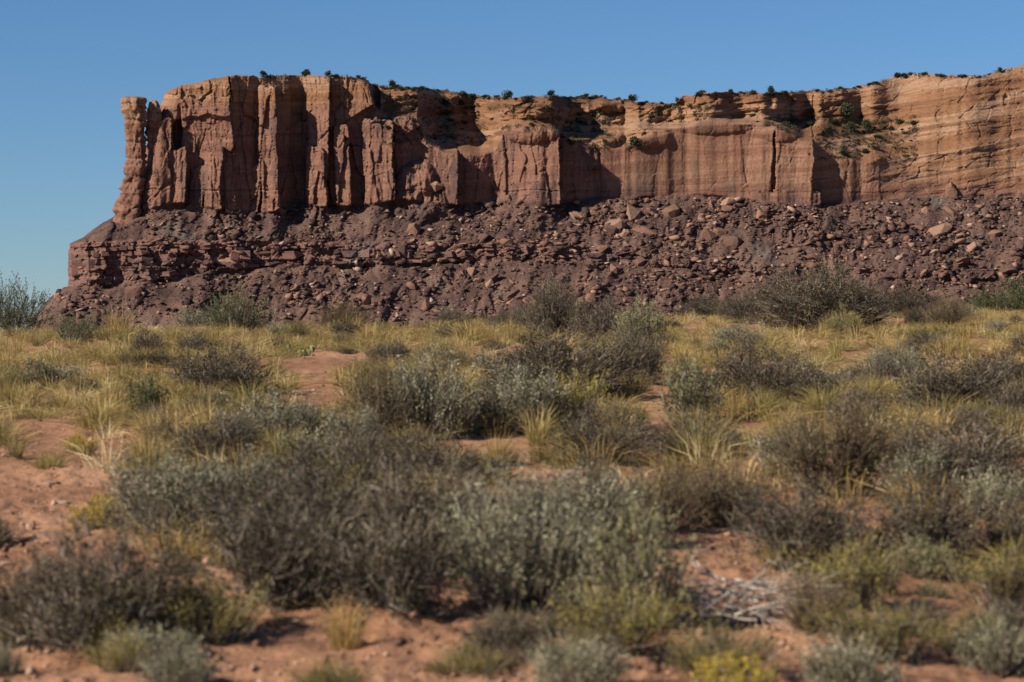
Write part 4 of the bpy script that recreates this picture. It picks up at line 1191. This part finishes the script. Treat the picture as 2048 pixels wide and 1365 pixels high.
def make_scrub():
    """low scrub that reads as one dark mass on the benches, the rim and the wall foot"""
    r = np.random.default_rng(1900)
    P = []
    for x0, x1, y0, y1, n, thr in ((765, 965, 190, 292, 330, -.05), (960, 1225, 212, 264, 260, 0), (1120, 1230, 262, 300, 70, -.1), (1290, 1420, 214, 246, 90, 0), (1500, 1640, 228, 262, 110, 0), (1635, 1835, 232, 320, 300, .0), (1240, 1300, 284, 298, 20, -1)):
        x = r.uniform(x0, x1, n * 3); y = r.uniform(y0, y1, n * 3)
        k = fbm(x / 26, y / 13, 3, 1901) > thr
        P.append(np.stack([x[k][:n], y[k][:n], r.uniform(4, 11, min(n, k.sum()))], 1))
    for x0, x1, n in ((745, 1360, 300), (1380, 1990, 210), (520, 740, 60)):
        x = r.uniform(x0, x1, n); k = vn(x / 22, x * 0, 1903) > -.2; x = x[k]
        P.append(np.stack([x, sky_y(x) + r.uniform(.5, 6, len(x)), r.uniform(3, 9, len(x))], 1))
    x = r.uniform(800, 2080, 420); y = poly(BASE, x) + np.abs(r.normal(0, 34, 420)) + 3
    k = fbm(x / 60, y / 30, 2, 1905) > -.1
    P.append(np.stack([x[k], y[k], r.uniform(1.6, 4, k.sum())], 1))
    P = np.vstack(P)
    c = mesa_point(P[:, 0], P[:, 1]); w = P[:, 2] * .262
    m = 24
    C = np.repeat(c, m, 0); W = np.repeat(w, m)
    d = norm(r.normal(size=C.shape) + np.array([0, -.2, .5]))
    p = C + d * (W * r.uniform(.1, .62, len(W)))[:, None] * np.array([1.25, 1, .8]) + np.array([0, -.2, .1])
    V, F = leafquads(p, norm(d + r.normal(size=d.shape) * .6), W * r.uniform(.2, .42, len(W)), W * r.uniform(.12, .26, len(W)), r)
    me = mesh_from('rim_scrub', V, F, PM['juniper'], False, {'rnd': ('FACE', np.clip(r.normal(.45, .28, len(F)) + np.repeat(r.normal(0, .15, len(w)), m), 0, 1))})
    tag(obj('rim_scrub', me), 'low dark scrub spread over the mesa benches and rim', 'scrub', kind='stuff')
make_scrub()

# ------------------------------------------------------------------ grasses
def tuft_blades(r, n, W, H, width, lean=.5):
    a = r.uniform(0, 6.28, n); q = r.random(n) ** .6 * W * .22
    p0 = np.stack([q * np.cos(a), q * np.sin(a), np.full(n, -.01)], 1)
    b = a + r.normal(0, .5, n)
    out = np.abs(r.normal(.25, .42, n)) * lean * W
    h = H * r.uniform(.30, 1.0, n) * (1 - .25 * np.clip(out / W, 0, 1.2))
    p2 = p0 + np.stack([out * np.cos(b), out * np.sin(b), h], 1)
    p1 = (p0 + p2) / 2 + np.stack([-out * .18 * np.cos(b), -out * .18 * np.sin(b), h * .14], 1)
    droop = r.random(n) < .2
    p2[droop, 2] *= .8
    return p0, p1, p2, width * r.uniform(.6, 1.3, n)

TUFTS = {}
for mat, seeds in (('grass', 4), ('olive', 4), ('straw', 2)):
    for s in range(seeds):
        r = np.random.default_rng(1700 + s + {'grass': 0, 'olive': 20, 'straw': 40}[mat])
        p0, p1, p2, w = tuft_blades(r, 230, .5, .45, .0048, .8)
        V, F, n = ribbons(p0, p1, p2, w, seed=s)
        rn = np.clip(r.normal(.5, .25, n), 0, 1)
        TUFTS[(mat, s)] = mesh_from('blades', V, F, PM[mat], False, {'rnd': ('FACE', np.tile(rn, 3))})

def tuft(px, py, wpx, hpx, mat, label, group=None):
    x, y, z = ground_at(px, py)
    m = y / FPX
    v = int(rng.integers(2 if mat == 'straw' else 4))
    o = obj('grass_tuft', TUFTS[(mat, v)], None, (x, y, z), (0, 0, rng.uniform(0, 6.28)), (wpx * m / .5, wpx * m / .5, hpx * m / .45))
    return tag(o, label, 'grass tuft', group)

HT = [(692, 1294, 125, 128, 'straw', 'golden straw grass tuft standing alone on bare soil at the bottom'),
      (100, 938, 110, 50, 'olive', 'yellow-green grass clump on bare soil at left'), (30, 916, 62, 40, 'olive', 'olive grass clump at the left edge beside bare soil'),
      (235, 690, 95, 100, 'grass', 'tallest pale grass stalks rising above the crest at left'), (245, 938, 34, 24, 'olive', 'tiny grass tuft on the bare soil near the silver sage'),
      (740, 690, 90, 62, 'grass', 'pale straw grass on the crest left of centre'), (700, 672, 80, 56, 'grass', 'tall pale grass just left of the crest straw clump'),
      (20, 740, 90, 60, 'grass', 'pale arching grass at the left edge'), (1405, 700, 60, 40, 'grass', 'pale arching stalks in the right grass'),
      (1160, 1340, 90, 130, 'olive', 'tall olive stalks at the bottom centre'), (1540, 1140, 80, 70, 'grass', 'dry grass beside the lower right dome shrub'),
      (1600, 1250, 80, 90, 'straw', 'orange dry grass at lower right'), (940, 690, 120, 62, 'grass', 'large golden grass clump on the crest at centre')]
for a in HT: tuft(*a)

GZ = [(0, 340, 'in the left grass'), (340, 690, 'between the dark dome shrub and the crest'), (690, 1000, 'left of centre below the crest'), (1000, 1340, 'around the picture centre'),
      (1340, 1700, 'right of centre below the crest'), (1700, 2048, 'in the right grass')]
cnt = 0
while cnt < 270:
    px = rng.uniform(-30, 2078); py = 655 + 290 * rng.random() ** 1.3
    py += np.interp(px, [0, 1024, 2048], [22, 4, -16])
    if is_bare(np.array(px), np.array(py)) or py > 960: continue
    zi = min(5, max(0, int(np.searchsorted([340, 690, 1000, 1340, 1700], px))))
    far = py < 760
    mat = 'grass' if rng.random() < (.5 if far else .35) else 'olive'
    x, y, z = ground_at(px, py)
    s = FPX / y
    tuft(px, py, s * rng.uniform(.35, .75), s * rng.uniform(.26, .48), mat,
         ('straw-coloured' if mat == 'grass' else 'olive-green') + ' grass tuft ' + ('far back ' if far else 'in the middle ground ') + GZ[zi][2],
         ('straw' if mat == 'grass' else 'olive') + ' tufts ' + ('far ' if far else 'middle ') + GZ[zi][2])
    cnt += 1

def make_grass_stuff(mat, n_tufts, seed, name, label, hscale):
    r = np.random.default_rng(seed)
    y = r.uniform(13, 66, n_tufts * 5); x = r.uniform(-1.35, 1.35, len(y)) * y * 1024 / FPX
    z = ground_z(x, y)
    px = CX + x / y * FPX; py = CY - (z - EYE) * FPX / y
    d = .30 + .70 * sstep(22, 36, y)
    d = d * sstep(-.2, .2, fbm(x / 1.6, y / 2.2, 3, seed))
    keep = (~is_bare(px, py)) & (r.random(len(y)) < d)
    for sx, sy, sr in SPOTS:
        keep &= ((x - sx) ** 2 + (y - sy) ** 2 > (sr * .55) ** 2)
    x, y, z = x[keep][:n_tufts], y[keep][:n_tufts], z[keep][:n_tufts]
    nb = 56
    P0, P1, P2, Wd = [], [], [], []
    for i in range(len(x)):
        p0, p1, p2, w = tuft_blades(r, nb, r.uniform(.35, .85), hscale * r.uniform(.14, .42), .0065, .9)
        o = np.array([x[i], y[i], z[i]])
        P0.append(p0 + o); P1.append(p1 + o); P2.append(p2 + o); Wd.append(w)
    V, F, n = ribbons(np.concatenate(P0), np.concatenate(P1), np.concatenate(P2), np.concatenate(Wd), seed=seed)
    tb = np.repeat(r.normal(0, .3, len(x)), nb)
    rn = np.clip(r.normal(.5, .22, n) + tb, 0, 1)
    me = mesh_from(name, V, F, PM[mat], False, {'rnd': ('FACE', np.tile(rn, 3))})
    tag(obj(name, me), label, 'grass', kind='stuff')
make_grass_stuff('grass', 2000, 51, 'dry_grass', 'dry straw-coloured grass spread over the rise', 1.0)
make_grass_stuff('olive', 1500, 52, 'olive_grass', 'olive-green low growth spread over the rise', .85)

# ------------------------------------------------------------------ stones on the soil
MAT_STONE = NT('field_stone')
_f = MAT_STONE.noise(MAT_STONE.pos((9, 9, 9)), 1, 5, .65)
MAT_STONE.color(MAT_STONE.mix(1.0, MAT_STONE.ramp(MAT_STONE.rand(), [(0, (.20, .105, .066)), (.5, (.29, .175, .12)), (1, (.38, .28, .21))]), MAT_STONE.ramp(_f, [(.25, g3(.7)), (.75, g3(1.2))]), 'MULTIPLY'))
MAT_STONE.bump(_f, .6, .03)
STONES = [hull_mesh('stone', rock_points(650 + k, k % 2 == 0), MAT_STONE.m) for k in range(6)]
def stone(px, py, wpx, label, group=None, flat=1.0):
    x, y, z = ground_at(px, py)
    w = wpx * y / FPX
    o = obj('stone', STONES[rng.integers(6)], None, (x, y, z + w * .12 * flat), (rng.uniform(-.2, .2), rng.uniform(-.2, .2), rng.uniform(0, 6.28)), (w, w, w * flat))
    tag(o, label, 'stone', group)
stone(40, 1088, 75, 'flat pale sandstone slab at the left edge', None, .6)
stone(62, 1058, 26, 'small square stone above the flat slab at left')
stone(12, 1132, 36, 'pale stone below the flat slab at the left edge')
stone(108, 970, 34, 'flat stone on the bare soil at left', None, .5)
stone(92, 974, 20, 'dark little stone touching the flat one on the bare soil')
stone(128, 1010, 40, 'broad flat stone near the silver sage on the bare soil', None, .4)
stone(1330, 826, 16, 'white stone in the bare strip right of centre')
stone(1985, 1070, 50, 'flat pale stone on soil near the right edge', None, .5)
stone(1800, 1315, 36, 'stone on soil at the bottom right')
for k in range(26):
    stone(rng.uniform(0, 130), rng.uniform(1040, 1150), rng.uniform(8, 20), 'small reddish stone around the flat slab at the left edge', 'small stones around the flat slab', .8)

def make_gravel():
    n = 30000
    y = 9 * (62 / 9) ** rng.random(n); x = rng.uniform(-1.3, 1.3, n) * y * 1024 / FPX
    k = fbm(x / .8, y / .8, 3, 77) > -.25
    x, y = x[k], y[k]; n = len(x)
    z = ground_z(x, y) + fine_z(x, y)
    V, F, A = [], [], []; off = 0
    size = np.minimum(.075, .010 + rng.pareto(2.2, n) * .010)
    tet = np.array([[.5, 0, 0], [-.3, .45, 0], [-.35, -.4, .05], [.05, .02, .5], [0, 0, -.4]]); tf = np.array([[0, 1, 3], [1, 2, 3], [2, 0, 3], [1, 0, 4], [2, 1, 4], [0, 2, 4]])
    for i in range(n):
        a = rng.uniform(0, 6.28); ca, sa = math.cos(a), math.sin(a)
        t = tet * rng.uniform(.7, 1.3, (5, 3))
        v = np.stack([t[:, 0] * ca - t[:, 1] * sa, t[:, 0] * sa + t[:, 1] * ca, t[:, 2] * .8], 1) * size[i] + np.array([x[i], y[i], z[i] + size[i] * .15])
        V.append(v); F.append(tf + off); off += 5
    m = NT('gravel')
    m.color(m.ramp(m.attr('rnd'), [(0, (.10, .055, .036)), (.5, (.22, .115, .07)), (1, (.40, .27, .19))]))
    me = mesh_from('gravel', np.concatenate(V), np.concatenate(F), m.m, False, {'rnd': ('FACE', np.repeat(rng.random(n), 6))})
    tag(obj('gravel', me), 'reddish clods and gravel scattered over the bare soil', 'gravel', kind='stuff')
make_gravel()

def make_litter():
    n = 14000
    y = 9 * (60 / 9) ** rng.random(n); x = rng.uniform(-1.25, 1.25, n) * y * 1024 / FPX
    k = fbm(x / .7, y / .7, 3, 177) > .0
    x, y = x[k], y[k]; n = len(x)
    z = ground_z(x, y) + fine_z(x, y) + .006
    a = rng.uniform(0, 6.28, n); L = rng.uniform(.02, .11, n)
    p0 = np.stack([x, y, z], 1)
    p2 = p0 + np.stack([np.cos(a) * L, np.sin(a) * L, rng.uniform(-.004, .02, n)], 1)
    p1 = (p0 + p2) / 2 + np.stack([rng.normal(0, .006, n), rng.normal(0, .006, n), rng.uniform(0, .012, n)], 1)
    V, F, m = ribbons(p0, p1, p2, rng.uniform(.003, .008, n), seed=5)
    me = mesh_from('plant_litter', V, F, PM['brown'], False, {'rnd': ('FACE', np.tile(rng.random(n), 3))})
    tag(obj('plant_litter', me), 'dry twigs and leaf litter lying on the soil', 'litter', kind='stuff')
make_litter()
